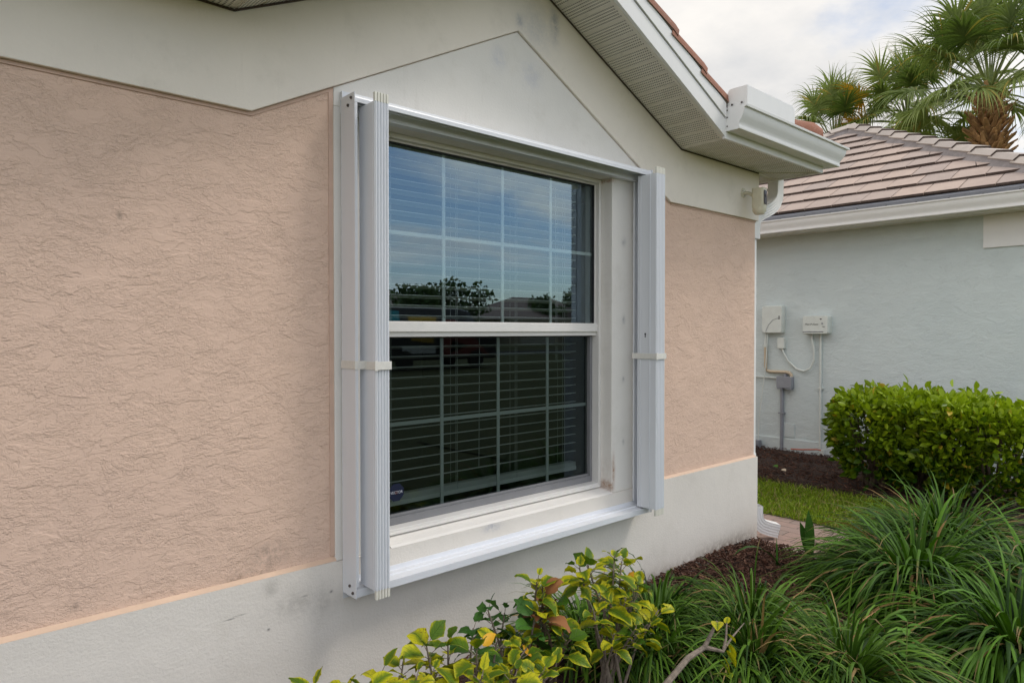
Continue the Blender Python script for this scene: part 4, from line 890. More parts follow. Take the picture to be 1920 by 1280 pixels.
s = MB(); s.tube([(XW - 0.022, 1.51, 0.784), (XW - 0.022, 1.512, 0.0)], 0.021, 12); cd1 = s.build('conduit', M['box_grey'], origin=(XW - 0.022, 1.512, 0), smooth_=True); tag(cd1, 'thick dark grey conduit running from the grey junction box to the ground', 'conduit')
s = MB(); s.box(XW - 0.046, XW, 1.475, 1.549, 0.475, 0.490); s.build('clamp', M['box_grey'], cd1)
s = MB(); s.tube([(XW - 0.02, 1.052, 1.432), (XW - 0.02, 1.050, 0.0)], 0.0125, 10); cd2 = s.build('conduit', M['box_white'], origin=(XW - 0.02, 1.05, 0), smooth_=True); tag(cd2, 'thin pale conduit running from the lettered box to the ground', 'conduit')
s = MB(); s.box(XW - 0.03, XW, 1.022, 1.080, 0.80, 0.812); s.build('clamp', M['box_white'], cd2)
s = MB(); s.tube([(XW - 0.024, 1.720, 1.27), (XW - 0.024, 1.718, 1.02), (XW - 0.024, 1.70, 0.985), (XW - 0.024, 1.66, 0.975), (XW - 0.024, 1.46, 0.978), (XW - 0.024, 1.415, 0.97), (XW - 0.024, 1.395, 0.945), (XW - 0.024, 1.39, 0.90)], 0.019, 10); cd3 = s.build('conduit', M['tan'], origin=(XW, 1.72, 0.97), smooth_=True); tag(cd3, 'tan conduit bending from the tall box down into the grey junction box', 'conduit')
s = MB(); s.tube([(XW - 0.024, 1.722, 1.30), (XW - 0.024, 1.720, 1.275)], 0.024, 10); s.tube([(XW - 0.024, 1.715, 1.436), (XW - 0.024, 1.722, 1.30)], [0.008, 0.018], 10); s.build('sleeve', M['box_white'], cd3, smooth_=True)
s = MB(); s.tube([(XW - 0.05, 1.68, 1.437), (XW - 0.052, 1.70, 1.1), (XW - 0.05, 1.735, 0.8), (XW - 0.05, 1.785, 0.4), (XW - 0.05, 1.80, 0.05)], 0.006, 6); cw = s.build('cord', M['box_white'], origin=(XW, 1.8, 0.05), smooth_=True); tag(cw, 'thin white cord hanging from the tall box down to the mulch', 'cord')
s = MB(); s.tube([(XW - 0.02, 1.565, 0.90), (XW - 0.02, 1.9, 0.905)], 0.009, 6); ch = s.build('pipe', M['box_white'], origin=(XW, 1.6, 0.9), smooth_=True); tag(ch, 'thin horizontal pipe entering the left side of the grey junction box', 'pipe')
s = MB(); s.tube([(XW - 0.10, 1.36, 0.075), (XW - 0.09, 1.22, 0.085), (XW - 0.08, 1.06, 0.105), (XW - 0.07, 1.02, 0.10)], 0.008, 6); tb = s.build('tube', M['orange'], origin=(XW - 0.1, 1.2, 0.05), smooth_=True); tag(tb, 'faded red plastic tube lying on the mulch by the thin pale conduit', 'tube')
s = MB(); s.tube([(XW - 0.07, 1.00, 0.03), (XW - 0.07, 1.0, 0.11)], 0.018, 8); s.build('end_cap', M['box_white'], tb)
s = MB(); s.add(*rbox(0.09, 0.09, 0.10, 0.015, Matrix.Translation((XW - 0.08, 1.80, 0.03)), 0.9)); vb = s.build('pedestal', M['box_grey'], origin=(XW - 0.08, 1.80, 0.03), smooth_=True); tag(vb, 'low grey pedestal at the foot of the blue wall beside the downspout', 'pedestal')

# ------------------------------------------------------------------ plants
def add_leafobj(name, parts, mat, parent=None, origin=None):
    V, F, A = join(parts); return npmesh(name, V, F, mat, parent=parent, origin=origin, leaf=A)
# clipped hedge
def hedge_clump(cx_, cy_, rx, ry, z0, z1, n, lab):
    e = empty('hedge_shrub', (cx_, cy_, 0.03), lab, 'hedge', 'clipped hedge shrubs beside the blue wall')
    k1 = rng.uniform(0, 6.28, 6)
    th = rng.uniform(0, 2 * math.pi, n); q = rng.random(n); shell = rng.random(n) ** 0.30
    top = rng.random(n) < 0.42
    sx = np.sign(np.cos(th)) * np.abs(np.cos(th)) ** 0.55; sy = np.sign(np.sin(th)) * np.abs(np.sin(th)) ** 0.55
    rad = np.where(top, rng.random(n) ** 0.5, 0.62 + 0.38 * shell); h = np.where(top, 0.88 + 0.12 * rng.random(n), q)
    bul = 1 + 0.07 * np.sin(3 * th + k1[0]) + 0.06 * np.sin(5 * th + 7 * h + k1[1]) + 0.05 * np.sin(9 * th - 5 * h + k1[2])
    nar = np.where(h < 0.45, 0.62 + 0.84 * h, 1.0) * np.where(h > 0.86, 1 - 0.9 * (h - 0.86), 1.0)
    x = cx_ + rx * sx * rad * bul * nar; y = cy_ + ry * sy * rad * bul * nar
    z = z0 + (z1 - z0) * h + (0.4 + h) * 0.035 * np.sin(9 * x + k1[3]) * np.sin(8 * y + k1[4]) + rng.normal(0, 0.026, n) + 0.11 * (rng.random(n) < 0.07) * rng.random(n) - 0.07 * h * np.clip(rad, 0, 1) ** 4 * top
    b_ = np.stack([x, y, z], 1); out = np.stack([sx * (1 - top * 0.7), sy * (1 - top * 0.7), 0.35 + 1.0 * top + 0 * x], 1)
    d = nrm(nrm(out) + 0.75 * sph(n)); sd_ = perp(d); lr_ = rng.uniform(0.042, 0.092, n)
    r = np.clip(0.15 + 0.55 * h + rng.normal(0, 0.22, n) + 0.25 * top, 0, 1)  # leaf tone rises with height, lightest on the top leaves
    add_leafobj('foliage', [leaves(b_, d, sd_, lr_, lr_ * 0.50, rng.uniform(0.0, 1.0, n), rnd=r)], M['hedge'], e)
    s = MB()
    for i in range(5):
        bx, byy = cx_ + random.uniform(-.12, .12), cy_ + random.uniform(-.2, .2)
        for j in range(4):
            tx, ty = cx_ + random.uniform(-.8, .8) * rx, cy_ + random.uniform(-.8, .8) * ry
            s.tube([(bx, byy, 0.0), (bx + (tx - bx) * .25, byy + (ty - byy) * .25, z0 + 0.02), (bx + (tx - bx) * .7, byy + (ty - byy) * .7, (z0 + z1) / 2), (tx, ty, z1 - 0.05)], [0.017, 0.014, 0.008, 0.003], 6)
    s.build('stems', M['barkd'], e, smooth_=True)
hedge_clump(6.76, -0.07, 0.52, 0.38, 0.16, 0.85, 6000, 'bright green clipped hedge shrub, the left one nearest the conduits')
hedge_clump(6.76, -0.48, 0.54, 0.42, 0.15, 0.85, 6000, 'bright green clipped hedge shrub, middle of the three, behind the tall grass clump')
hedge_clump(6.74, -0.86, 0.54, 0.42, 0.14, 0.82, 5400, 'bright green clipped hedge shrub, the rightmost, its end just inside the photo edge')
s = MB(); s.lathe([(0.0, 0.05), (0.05, 0.045), (0.075, 0.02), (0.08, 0.0), (0.08, -0.04), (0, -0.04)], (7.35, 0.22, 0.86), 16, 'z'); s.tube([(7.35, 0.22, 0.03), (7.35, 0.22, 0.83)], 0.02, 8)
gp = s.build('domed_post', M['green'], origin=(7.35, 0.22, 0.03), smooth_=True); tag(gp, 'dark green domed garden post peeking over the hedge top', 'garden post')  # unidentified green dome on a plain post
# strap-leaved clumps
def tuft(name, cx_, cy_, foot, n, l0, l1, w0, w1, lab, mat, el0=35, el1=85, dr=(1.0, 2.4), wind=(0.0, 0.0), z0=0.0, grp=None, cat='grass clump'):
    a = rng.uniform(0, 2 * math.pi, n); rr2 = foot * np.sqrt(rng.random(n)); b_ = np.stack([cx_ + rr2 * np.cos(a), cy_ + rr2 * np.sin(a), np.full(n, z0)], 1)
    az = a + rng.normal(0, 0.55, n); el = np.radians(el0 + (el1 - el0) * (1 - rr2 / foot) ** 0.8 * rng.uniform(0.5, 1.0, n) + rng.uniform(0, 14, n))
    d = np.stack([np.cos(az) * np.cos(el) + wind[0], np.sin(az) * np.cos(el) + wind[1], np.sin(el)], 1)
    sd_ = np.stack([-np.sin(az), np.cos(az), rng.normal(0, 0.25, n)], 1); ln = rng.uniform(l0, l1, n)
    V, F, A = straps(b_, d, sd_, ln, rng.uniform(w0, w1, n), rng.uniform(dr[0], dr[1], n), K=8, fold=0.35, zmin=0.012)
    o = npmesh(name, V, F, mat, origin=(cx_, cy_, 0), leaf=A); tag(o, lab, cat, grp); return o
G1 = 'big strap-leaved clumps by the path'
tuft('lily_grass', 4.22, -1.12, 0.22, 2700, 0.38, 0.76, 0.011, 0.020, 'largest dark green strap-leaved clump, arching in front of the hedge', M['strapleaf'], 8, 78, (1.8, 4.0), grp=G1)
tuft('lily_grass', 4.50, -1.62, 0.22, 2000, 0.38, 0.72, 0.011, 0.020, 'dark green strap-leaved clump at the right photo edge', M['strapleaf'], 8, 78, (1.8, 4.0), grp=G1)
tuft('lily_grass', 4.95, -1.05, 0.18, 1000, 0.42, 0.68, 0.010, 0.016, 'dark green strap-leaved clump standing behind the largest one, tips against the hedge', M['strapleaf'], 22, 82, (1.2, 2.8), grp=G1)
tuft('lily_grass', 3.78, -1.66, 0.20, 1700, 0.36, 0.68, 0.010, 0.018, 'dark green strap-leaved clump in the lower right corner', M['strapleaf'], 8, 76, (1.8, 4.0), grp=G1)
G2 = 'low grey-green strap-leaved clumps along the house wall'
for cx_, cy_, ft_, n_, lab in ((2.80, -0.42, 0.13, 620, 'low arching clump closest to the house wall, right of the yellow shrub'),
        (3.08, -0.76, 0.13, 700, 'low arching clump in the middle of the bed, left of the dark mulch patch'),
        (2.78, -0.92, 0.13, 700, 'low arching clump behind the bare bent branch'),
        (3.00, -1.24, 0.13, 700, 'low arching clump at the bottom edge of the photo, right of the bent branch'),
        (2.36, -0.34, 0.11, 400, 'low arching clump half hidden behind the tall yellow shrub'),
        (2.52, -0.62, 0.12, 450, 'low arching clump between the yellow shrub and the bent branch')):
    tuft('lily_grass', cx_, cy_, ft_, n_, 0.30, 0.52, 0.008, 0.0135, lab, M['strapleaf2'], 18, 76, (1.9, 3.8), (0.28, -0.06), grp=G2)
# broad leaved sprout by the downspout
V, F, A = straps([(4.06, -0.42, 0), (4.02, -0.40, 0), (4.44, -0.42, 0), (4.46, -0.40, 0)], [(-0.55, 0.35, 0.9), (0.2, 0.1, 1), (0.02, 0.05, 1), (-0.25, 0.1, 1)], [(0.4, 0.8, 0), (1, 0, 0), (0.6, -0.75, 0.0), (0.5, -.5, 0)], [0.40, 0.2, 0.30, 0.24], [0.035, 0.025, 0.06, 0.05], [2.4, 0.8, 0.3, 0.5], K=8, fold=0.3)
hv, hf = len(V) // 2, len(F) // 2
for q, lab in ((0, 'long dark green blade arching left from the mulch by the downspout'), (1, 'broad upright dark green leaf right of the downspout outlet')):
    asp = npmesh('sprout', V[q * hv:(q + 1) * hv], F[q * hf:(q + 1) * hf] - q * hv, M['aspi'], origin=((4.04, -0.41, 0), (4.45, -0.41, 0))[q], leaf=A[q * hv:(q + 1) * hv]); tag(asp, lab, 'plant')

# hibiscus-like shrubs, leaves on whorled tips
def shrub(lab, base, tips, lsize=0.093, matn='hib', green_tips=(), nleaf=9, barks='bark', dead_tips=()):
    e = empty('leafy_shrub', (base[0], base[1], 0.0), lab, 'shrub', 'yellowing shrubs below the window')
    s = MB(); parts = {'hib': [], 'hibg': [], 'deadleaf': []}
    for ti, tp in enumerate(tips):
        tx, ty, tz = tp[:3]; nl = tp[3] if len(tp) > 3 else nleaf; B0 = Vector((base[0] + random.uniform(-.05, .05), base[1] + random.uniform(-.05, .05), 0)); T = Vector((tx, ty, tz))
        mid = B0.lerp(T, 0.5) + Vector((random.uniform(-.03, .03), random.uniform(-.03, .03), 0.02))
        pth = [B0, B0.lerp(mid, 0.5), mid, mid.lerp(T, 0.5) + Vector((random.uniform(-.01, .01), 0, 0)), T]
        s.tube(pth, [0.0075, 0.0065, 0.005, 0.004, 0.0025], 7)
        P0 = []; Dd = []; Ls = []
        for j in range(nl):
            a = j * 2.4 + random.uniform(-.3, .3); f = j / max(1, nl - 1); z_ = tz - 0.085 * (1 - f) ** 1.0 - 0.0; el = R_(-18 + 62 * f + random.uniform(-16, 16))
            c_ = mid.lerp(T, max(0.0, 1 - 0.75 * (1 - f) * 0.5)); st_ = 0.014 + 0.02 * random.random()
            dd = Vector((math.cos(a) * math.cos(el), math.sin(a) * math.cos(el), math.sin(el)))
            p_ = Vector((c_.x, c_.y, z_)) + dd * st_; s.tube([(c_.x, c_.y, z_ - 0.006), p_], [0.0016, 0.0012], 5, cap=False)
            P0.append(p_); Dd.append(dd); Ls.append(lsize * random.uniform(0.5, 1.35) * (0.65 + 0.35 * (1 - f)))
        P0 = np.array([tuple(p) for p in P0]); Dd = np.array([tuple(d_) for d_ in Dd]); Ls = np.array(Ls); n = len(P0)
        sd_ = np.cross(Dd, np.array([0, 0, 1.0])[None]) + 0.35 * rng.normal(size=(n, 3))
        key = 'hibg' if ti in green_tips else ('deadleaf' if ti in dead_tips else 'hib')
        Vq, Fq, Aq = straps(P0, Dd, sd_, Ls, Ls * rng.uniform(0.62, 0.8, n), rng.uniform(0.5, 1.9, n), K=7, fold=rng.uniform(0.1, 0.4), prof=[0.25, 0.80, 0.98, 1.0, 0.90, 0.68, 0.36, 0.03], rnd=np.clip(rng.normal(0.5, 0.27, n), 0, 1))
        C3 = Vq.reshape(-1, 3, 3); C3[:, 0] += (C3[:, 0] - C3[:, 1]) * rng.uniform(-.16, .12, (len(C3), 1)) + rng.normal(0, .0016, C3[:, 0].shape); C3[:, 2] += (C3[:, 2] - C3[:, 1]) * rng.uniform(-.16, .12, (len(C3), 1)) + rng.normal(0, .0016, C3[:, 0].shape)
        parts[key].append((Vq, Fq, Aq))
    s.build('stems', M[barks], e, smooth_=True)
    if parts['hib']: add_leafobj('foliage', parts['hib'], M['hib'], e)
    if parts['deadleaf']: add_leafobj('dead_leaves', parts['deadleaf'], M['deadleaf'], e)
    if parts['hibg']: add_leafobj('green_foliage', parts['hibg'], M['hibg'], e)
    return e
shrub('low yellow-green shrub at the bottom left of the row, barely above the photo edge', (1.05, -0.62), [(0.86, -0.64, 0.470), (0.99, -0.60, 0.415), (0.98, -0.72, 0.455), (1.10, -0.60, 0.425), (1.14, -0.74, 0.46), (1.20, -0.58, 0.43), (1.02, -0.68, 0.42), (1.30, -0.62, 0.37), (1.22, -0.70, 0.42)])
shrub('yellow-green spotted shrub holding an orange leaf, second from the left', (1.42, -0.62), [(1.26, -0.62, 0.475), (1.36, -0.60, 0.44), (1.40, -0.70, 0.44, 8), (1.52, -0.66, 0.42, 8), (1.50, -0.56, 0.44), (1.62, -0.70, 0.38, 8), (1.48, -0.78, 0.38), (1.62, -0.58, 0.36), (1.34, -0.80, 0.42), (1.44, -0.84, 0.40), (1.56, -0.84, 0.37), (1.66, -0.80, 0.33)], green_tips=(4,))
shrub('dark green glossy-leaved shrub in the middle of the row', (1.62, -0.55), [(1.60, -0.52, 0.465, 9), (1.70, -0.50, 0.42, 8), (1.74, -0.62, 0.43, 8), (1.66, -0.62, 0.38)], green_tips=(0, 1, 2))
shrub('thin upright shrub on a dark stub, just left of the tall yellow shrub', (1.82, -0.58), [(1.79, -0.58, 0.535, 9), (1.84, -0.56, 0.50, 8), (1.76, -0.62, 0.45), (1.86, -0.60, 0.44, 8), (1.80, -0.72, 0.36, 7), (1.92, -0.66, 0.36), (1.80, -0.60, 0.47, 6), (1.81, -0.61, 0.44, 6)], barks='barkd', dead_tips=(6, 7))
shrub('tallest yellow-leaved shrub of the row, in front of the grass clumps', (2.10, -0.66), [(1.98, -0.62, 0.555, 10), (2.05, -0.60, 0.545, 9), (2.17, -0.64, 0.565, 11), (2.24, -0.62, 0.52, 9), (2.06, -0.68, 0.46, 9), (2.14, -0.72, 0.42, 10), (2.24, -0.70, 0.44, 10), (2.30, -0.66, 0.40, 9), (2.10, -0.80, 0.34, 9), (2.20, -0.78, 0.32, 8), (2.02, -0.76, 0.33, 8), (2.33, -0.74, 0.33, 8), (1.97, -0.70, 0.42, 7)])
s = MB(); el_ = empty('leafy_shrub', (1.62, -1.20, 0.0), 'bare grey bent branch with a few yellow leaves at its tips, lower centre', 'shrub', 'yellowing shrubs below the window')
s.tube([(1.60, -1.20, 0.0), (1.72, -1.14, 0.16), (1.853, -1.08, 0.290), (2.07, -1.05, 0.325), (2.19, -1.04, 0.322)], [0.012, 0.011, 0.011, 0.0105, 0.009], 8)
s.tube([(2.19, -1.04, 0.322), (2.225, -1.045, 0.360), (2.261, -1.05, 0.400)], [0.009, 0.007, 0.005], 8)
s.tube([(2.19, -1.04, 0.322), (2.245, -1.05, 0.300), (2.30, -1.05, 0.275), (2.34, -1.04, 0.31), (2.36, -1.03, 0.36)], [0.009, 0.007, 0.006, 0.005, 0.003], 8)
s.tube([(2.30, -1.05, 0.275), (2.45, -1.0, 0.265), (2.60, -0.97, 0.27)], [0.005, 0.004, 0.002], 6)
s.build('stems', M['bark'], el_, smooth_=True)
lb = np.array([(2.262, -1.05, 0.398), (2.345, -1.04, 0.325), (2.352, -1.045, 0.285), (2.33, -1.05, 0.27), (2.30, -1.05, 0.26), (2.36, -1.03, 0.355), (2.25, -1.06, 0.265), (2.20, -1.07, 0.23), (2.28, -1.07, 0.21)])
ldv = np.array([(-0.6, -0.35, 0.12), (0.5, -0.4, -0.5), (0.25, -0.4, -0.9), (0.3, -0.4, -0.8), (0.1, -0.5, -0.8), (0.5, 0.2, 0.35), (0.3, -0.5, -0.6), (0.3, -0.5, 0.1), (-0.4, -0.5, 0.2)])
lv_ = straps(lb, ldv, np.cross(ldv, [0.3, 0.2, 1.0]), np.array([.075, .05, .06, .07, .06, .04, .07, .07, .06]), np.array([.045, .03, .035, .042, .03, .025, .04, .04, .04]), 0.8, K=7, fold=0.2, prof=[0.25, 0.80, 0.98, 1.0, 0.90, 0.68, 0.36, 0.03], rnd=np.array([.8, .9, 1, .9, .7, .8, .3, .2, .3]))
add_leafobj('foliage', [lv_], M['hib'], el_)
# orange leaves
for i, (p, d_, ln, lab) in enumerate([((1.46, -0.66, 0.425), (0.9, 0.2, 0.35), 0.075, 'bright orange-yellow curled leaf lying across the second shrub'), ((2.20, -0.68, 0.455), (0.35, -0.1, 0.6), 0.055, 'orange rounded leaf inside the tall yellow shrub'), ((1.66, -0.64, 0.36), (0.4, -0.3, -0.5), 0.06, 'orange hanging leaf under the dark green shrub')]):
    V, F, A = leaves(np.array([p]), np.array([d_]), np.array([(0.1, 0.5, 0.6)]), ln, ln * 0.5, 0.7); o = npmesh('fallen_leaf', V, F, M['hiborange'], origin=p, leaf=A); tag(o, lab, 'leaf', 'orange leaves caught in the shrubs')
for i, (p, lab) in enumerate([((6.75, 0.95, 0.075), 'pale green leaf lying on the far mulch bed'), ((6.62, 0.80, 0.075), 'cream dry leaf lying on the far mulch bed, nearer the lawn')]):
    V, F, A = leaves(np.array([p]), np.array([(0.3, 0.6, 0.1)]), np.array([(0.6, -0.3, 0.2)]), 0.07, 0.045, 0.4); o = npmesh('fallen_leaf', V, F, M['tan'] if i else M['sap'], origin=p, leaf=A); tag(o, lab, 'leaf', 'leaves lying on the far mulch')
# sapling, lower right
e = empty('sapling', (3.02, -1.46, 0), 'small fresh green sapling with oval leaves among the clumps, lower right', 'sapling')
s = MB(); s.tube([(3.02, -1.46, 0), (3.0, -1.45, 0.16), (3.01, -1.45, 0.31)], [0.004, 0.003, 0.002], 6); s.build('stem', M['petiole'], e)
zz_ = np.linspace(0.10, 0.31, 12); aa_ = np.arange(12) * 2.4; b_ = np.stack([3.005 + 0 * zz_, -1.45 + 0 * zz_, zz_], 1); d = np.stack([np.cos(aa_), np.sin(aa_), 0.35 + 0 * aa_], 1)
add_leafobj('foliage', [leaves(b_, d, np.cross(d, [0, 0, 1.0]), rng.uniform(0.04, 0.07, 12), rng.uniform(0.024, 0.036, 12), 0.5)], M['sap'], e)
# seed spikes over the low clumps
for i, (p, q_, lab) in enumerate([((2.30, -0.42, 0.05), (2.36, -0.44, 0.455), 'brown beaded seed spike rising against the wall'), ((2.9, -0.9, 0.05), (3.15, -1.0, 0.30), 'brown seed spike bending right over the low clumps'), ((2.95, -1.2, 0.05), (3.2, -1.28, 0.26), 'pale seed spike low at the right of the bed')]):
    s = MB(); P, Q = Vector(p), Vector(q_); md = P.lerp(Q, 0.6) + Vector((0, 0, 0.05)); s.tube([P, md, Q], [0.002, 0.0017, 0.001], 5)
    for j in range(26): 
        f = 0.35 + 0.65 * j / 26; c_ = (md.lerp(Q, (f - 0.6) / 0.4) if f > 0.6 else P.lerp(md, f / 0.6)); s.lathe([(0, -0.003), (0.003, 0), (0, 0.003)], c_ + Vector((random.uniform(-.004, .004), random.uniform(-.004, .004), 0)), 5, 'z')
    o = s.build('seed_spike', M['boot'], origin=p); tag(o, lab, 'seed spike', 'seed spikes in the bed')

# ------------------------------------------------------------------ palms
def palm(cx_, cy_, ht, R0, nf, lab, seed, orange=False, bootr=0.34):
    global rng; rng = np.random.default_rng(seed)
    e = empty('palm_tree', (cx_, cy_, 0), lab, 'palm tree', 'palms behind the blue house')
    s = MB(); s.tube([(cx_, cy_, -0.1), (cx_ + 0.05, cy_, ht * 0.4), (cx_, cy_, ht - 0.5)], [0.22, 0.20, 0.22], 14); tr_ = s.build('trunk', M['boot'], e, smooth_=True)
    s = MB()
    for i in range(210):
        f = i / 210; z_ = ht - 2.1 + 1.9 * f; a = i * 2.399; r0 = 0.22 + (bootr - 0.22) * math.sin(math.pi * min(1, f * 1.15)) ; u = Vector((math.cos(a), math.sin(a), 0)); t_ = Vector((-math.sin(a), math.cos(a), 0))
        b0 = Vector((cx_, cy_, z_)) + u * (r0 * 0.55); ln = random.uniform(0.22, 0.36); tip = b0 + u * ln * random.uniform(0.5, 0.95) + Vector((0, 0, ln * random.uniform(0.35, 1.0))) + t_ * random.uniform(-.08, .08); wv = random.uniform(0.05, 0.085)
        s.add([b0 - t_ * wv, b0 + t_ * wv, tip + t_ * wv * 0.5, tip - t_ * wv * 0.4, b0 - t_ * wv * .8 - Vector((0, 0, .05)), b0 + t_ * wv * .8 - Vector((0, 0, .05)), tip + t_ * wv * 0.4 - Vector((0, 0, .03)), tip - t_ * wv * 0.3 - Vector((0, 0, .03))], [(0, 1, 2, 3), (4, 7, 6, 5), (0, 4, 5, 1), (2, 6, 7, 3), (0, 3, 7, 4), (1, 5, 6, 2)])
    s.build('leaf_boots', M['boot'], tr_)
    pt = MB(); parts = []; C0 = Vector((cx_, cy_, ht - 0.15)); po = []
    for i in range(nf):
        a = i * 2.399 + rng.uniform(-.2, .2); f = (i + 0.5) / nf; el = R_(86 - 104 * f ** 1.1 + rng.uniform(-10, 10)); pl_ = R0 * rng.uniform(0.48, 0.62)
        d = Vector((math.cos(a) * math.cos(el), math.sin(a) * math.cos(el), math.sin(el)))
        P = [C0 + d * 0.15]; dd = d.copy()
        for q in range(5): P.append(P[-1] + dd * (pl_ / 5)); dd = (dd + Vector((0, 0, -0.09 * math.cos(el)))).normalized()
        pt.tube(P, [0.028, 0.022, 0.018, 0.015, 0.013, 0.012], 6, cap=False)
        hub = P[-1]; ax = dd; sd_ = ax.cross(Vector((0, 0, 1))); sd_ = sd_.normalized() if sd_.length > .1 else Vector((1, 0, 0)); up = sd_.cross(ax).normalized()
        roll = rng.uniform(-0.6, 0.6); sd2 = sd_ * math.cos(roll) + up * math.sin(roll); up2 = sd2.cross(ax).normalized()
        m_ = 46; th = np.linspace(-2.25, 2.25, m_); A3 = np.array(ax); S3 = np.array(sd2); U3 = np.array(up2)
        dirs = np.cos(th)[:, None] * A3 + np.sin(th)[:, None] * S3 + (0.30 - 0.10 * np.abs(th))[:, None] * U3 * 0.8 + 0.04 * rng.normal(size=(m_, 3))
        costa = np.array(hub)[None] + A3[None] * (0.22 * np.maximum(0, np.cos(th)))[:, None]
        ln = R0 * 0.44 * (0.72 + 0.28 * np.cos(th * 0.6)) * rng.uniform(0.85, 1.1, m_); sidev = np.cross(dirs, U3[None])
        old = f > 0.72; rb = np.clip(rng.normal(0.45 if not old else 0.75, 0.16), 0, 1)
        q = straps(costa, dirs, sidev, ln, 0.050 * R0 / 2.3, rng.uniform(0.9, 1.6) * (1.2 + 0.8 * f), K=6, fold=0.55, prof=[0.7, 1.0, 0.95, 0.65, 0.36, 0.16, 0.03], rnd=np.clip(rb + rng.normal(0, 0.10, m_), 0, 0.999))
        if orange and i in orange: po.append(q)
        else: parts.append(q)
    pt.build('leaf_stalks', M['petiole'], e); add_leafobj('crown', parts, M['palm'], e)
    if po: add_leafobj('withered_fronds', po, M['palmo'], e)
palm(18.5, 1.85, 7.0, 2.45, 42, 'large fan palm with a shaggy boot-covered trunk, at the top right', 5, bootr=0.52)
palm(20.2, 6.0, 6.9, 2.0, 28, 'smaller fan palm whose crown is leftmost, just above the white gutter', 9, bootr=0.4)
palm(20.6, 4.2, 7.2, 2.1, 30, 'fan palm with a few orange fronds, between the leftmost one and the large one', 17, orange=(14, 19), bootr=0.4)

# ------------------------------------------------------------------ across the street (seen mirrored in the glass)
rng = np.random.default_rng(3)
def far_tree(x, y, h, r, lab):
    e = empty('shade_tree', (x, y, 0), lab, 'tree', 'trees across the street'); s = MB(); s.tube([(x, y, -.1), (x + .1, y, h * .35), (x, y, h * .8)], [0.28, 0.22, 0.08], 8)
    for q in range(5): a = q * 1.3; s.tube([(x, y, h * .35), (x + r * .6 * math.cos(a), y + r * .6 * math.sin(a), h * .7)], [0.12, 0.04], 6)
    s.build('trunk', M['barkd'], e); n = 1500; blob = rng.integers(0, 9, n); ca = sph(9) * np.array([r * .6, r * .6, r * .35]); b_ = ca[blob] + sph(n) * (r * 0.5 * rng.random(n)[:, None] ** .4) * np.array([1, 1, .7]) + np.array([x, y, h - r * .55]); d = sph(n)
    add_leafobj('crown', [leaves(b_, d, perp(d), rng.uniform(.25, .5, n), rng.uniform(.15, .28, n), .4)], M['tree'], e)
for i, (x, y, h, r) in enumerate([(24, -46, 4.2, 2.0), (33, -46, 5.2, 3.0), (37, -45, 5.8, 3.2), (53, -50, 5.0, 2.4), (58, -48, 6.2, 3.2), (13, -46, 4.2, 2.2), (68, -46, 5.5, 3.0)]):
    far_tree(x, y, h, r, ['round dark tree across the street, second from the left in the reflection', 'tallest pair tree across the street, left one', 'tallest pair tree across the street, right one', 'dark tree across the street before the gap on the right', 'wide dark tree across the street mirrored at the right of the window', 'small tree across the street, leftmost', 'tree across the street, farthest to the right'][i])
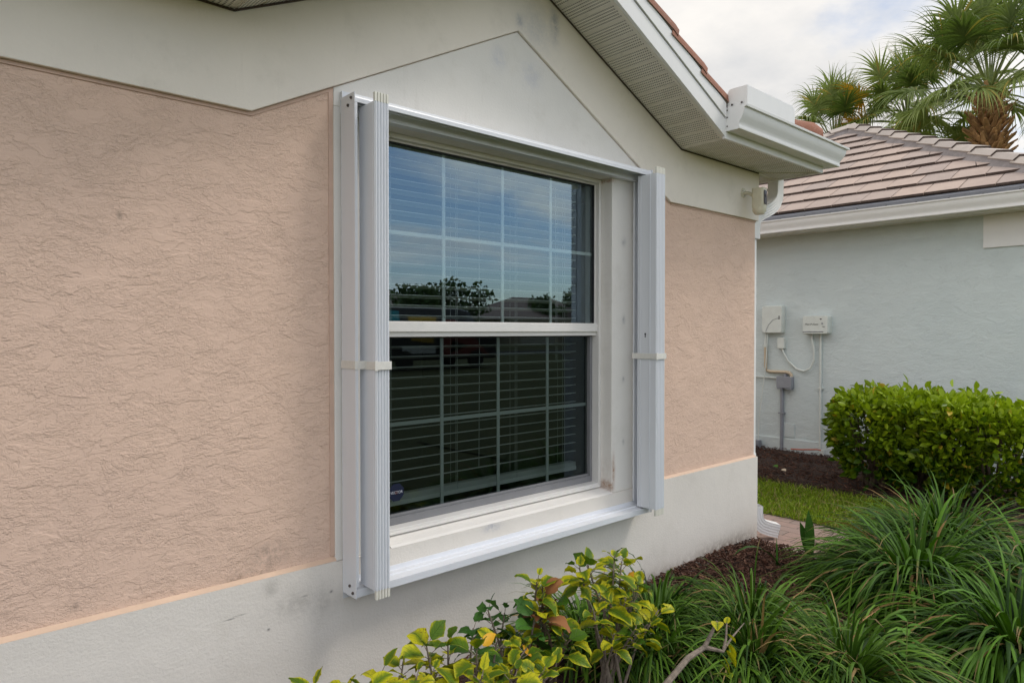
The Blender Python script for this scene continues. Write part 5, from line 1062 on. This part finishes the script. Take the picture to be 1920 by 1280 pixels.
def far_house(x0, x1, y0, y1, lab):
    e = empty('house', (x0, y1, 0), lab, 'house', 'houses across the street'); s = MB(); s.box(x0, x1, y0, y1, -.1, 2.7); wl = s.build('wall', M['housewall'], e)
    s = MB(); d = (y1 - y0) / 2 + .5; z1 = 2.7 + d * .45; A = [(x0 - .5, y0 - .5, 2.68), (x1 + .5, y0 - .5, 2.68), (x1 + .5, y1 + .5, 2.68), (x0 - .5, y1 + .5, 2.68), (x0 - .5 + d, (y0 + y1) / 2, z1), (x1 + .5 - d, (y0 + y1) / 2, z1)]
    s.add(A, [(0, 1, 5, 4), (1, 2, 5), (2, 3, 4, 5), (3, 0, 4), (0, 3, 2, 1)]); s.build('roof', M['roofb'], e)
    s = MB(); s.box(x0 + 1.5, x0 + 6.4, y1 + .002, y1 + .06, 0, 2.2); s.build('garage_door', M['door'], e)
    for xw in (x1 - 5, x1 - 2.6): s = MB(); s.box(xw, xw + 1.2, y1 + .002, y1 + .05, .8, 2.1); s.build('window', M['lens'], e)
for i, (x0, x1, y0, y1) in enumerate([(8, 24, -56, -44.6), (28, 44, -60, -50), (46, 62, -58, -48), (64, 80, -58, -48)]):
    far_house(x0, x1, y0, y1, ['cream house with brown roof across the street, leftmost in the reflection', 'cream house with brown roof across the street, behind the tallest trees', 'cream house with brown roof across the street, mirrored at the right of the glass', 'cream house with brown roof across the street, farthest right'][i])
vn = empty('parked_van', (16.3, -19.5, 0), 'dark van with red and gold wrap, mirrored in the lower window pane', 'van')
s = MB(); s.prism([(x + 3.3, z) for x, z in [(9.9, 0.35), (15.4, 0.35), (15.4, 1.25), (14.6, 1.45), (13.9, 2.25), (13.4, 2.35), (9.9, 2.35)]], -20.6, -18.7, 'xz'); s.build('body', M['vandark'], vn, bev=0.08)
for mt_, pts in (('vanred', [(12.6, 0.5), (15.0, 0.5), (14.2, 1.2), (13.2, 1.9), (12.7, 1.9)]), ('vangold', [(11.2, 1.1), (12.2, 1.0), (12.3, 2.0), (11.0, 2.0)]), ('vanwhite', [(10.8, 0.62), (12.3, 0.62), (12.3, 0.9), (10.8, 0.9)]), ('vancyan', [(9.95, 1.4), (10.7, 1.5), (10.6, 2.2), (9.95, 2.2)]), ('vanwhite', [(13.0, 0.6), (13.9, 0.9), (13.1, 1.1)])):
    s = MB(); s.prism([(x + 3.3, z) for x, z in pts], -18.697, -18.690, 'xz'); s.build('wrap_panel', M[mt_], vn)
s = MB(); s.prism([(x + 3.3, z) for x, z in [(13.75, 1.4), (14.5, 1.4), (13.95, 2.1), (13.75, 2.1)]], -18.688, -18.683, 'xz'); s.build('side_window', M['lens'], vn)
VX = 3.3
for x in (10.9 + VX, 14.3 + VX):
    for y in (-18.82, -20.62): s = MB(); s.lathe([(0, 0), (.2, 0), (.36, .03), (.36, .2), (0, .2)], (x, y - .03 if y > -20 else y, .36), 20, 'y'); wh = s.build('wheel', M['tyre'], vn);
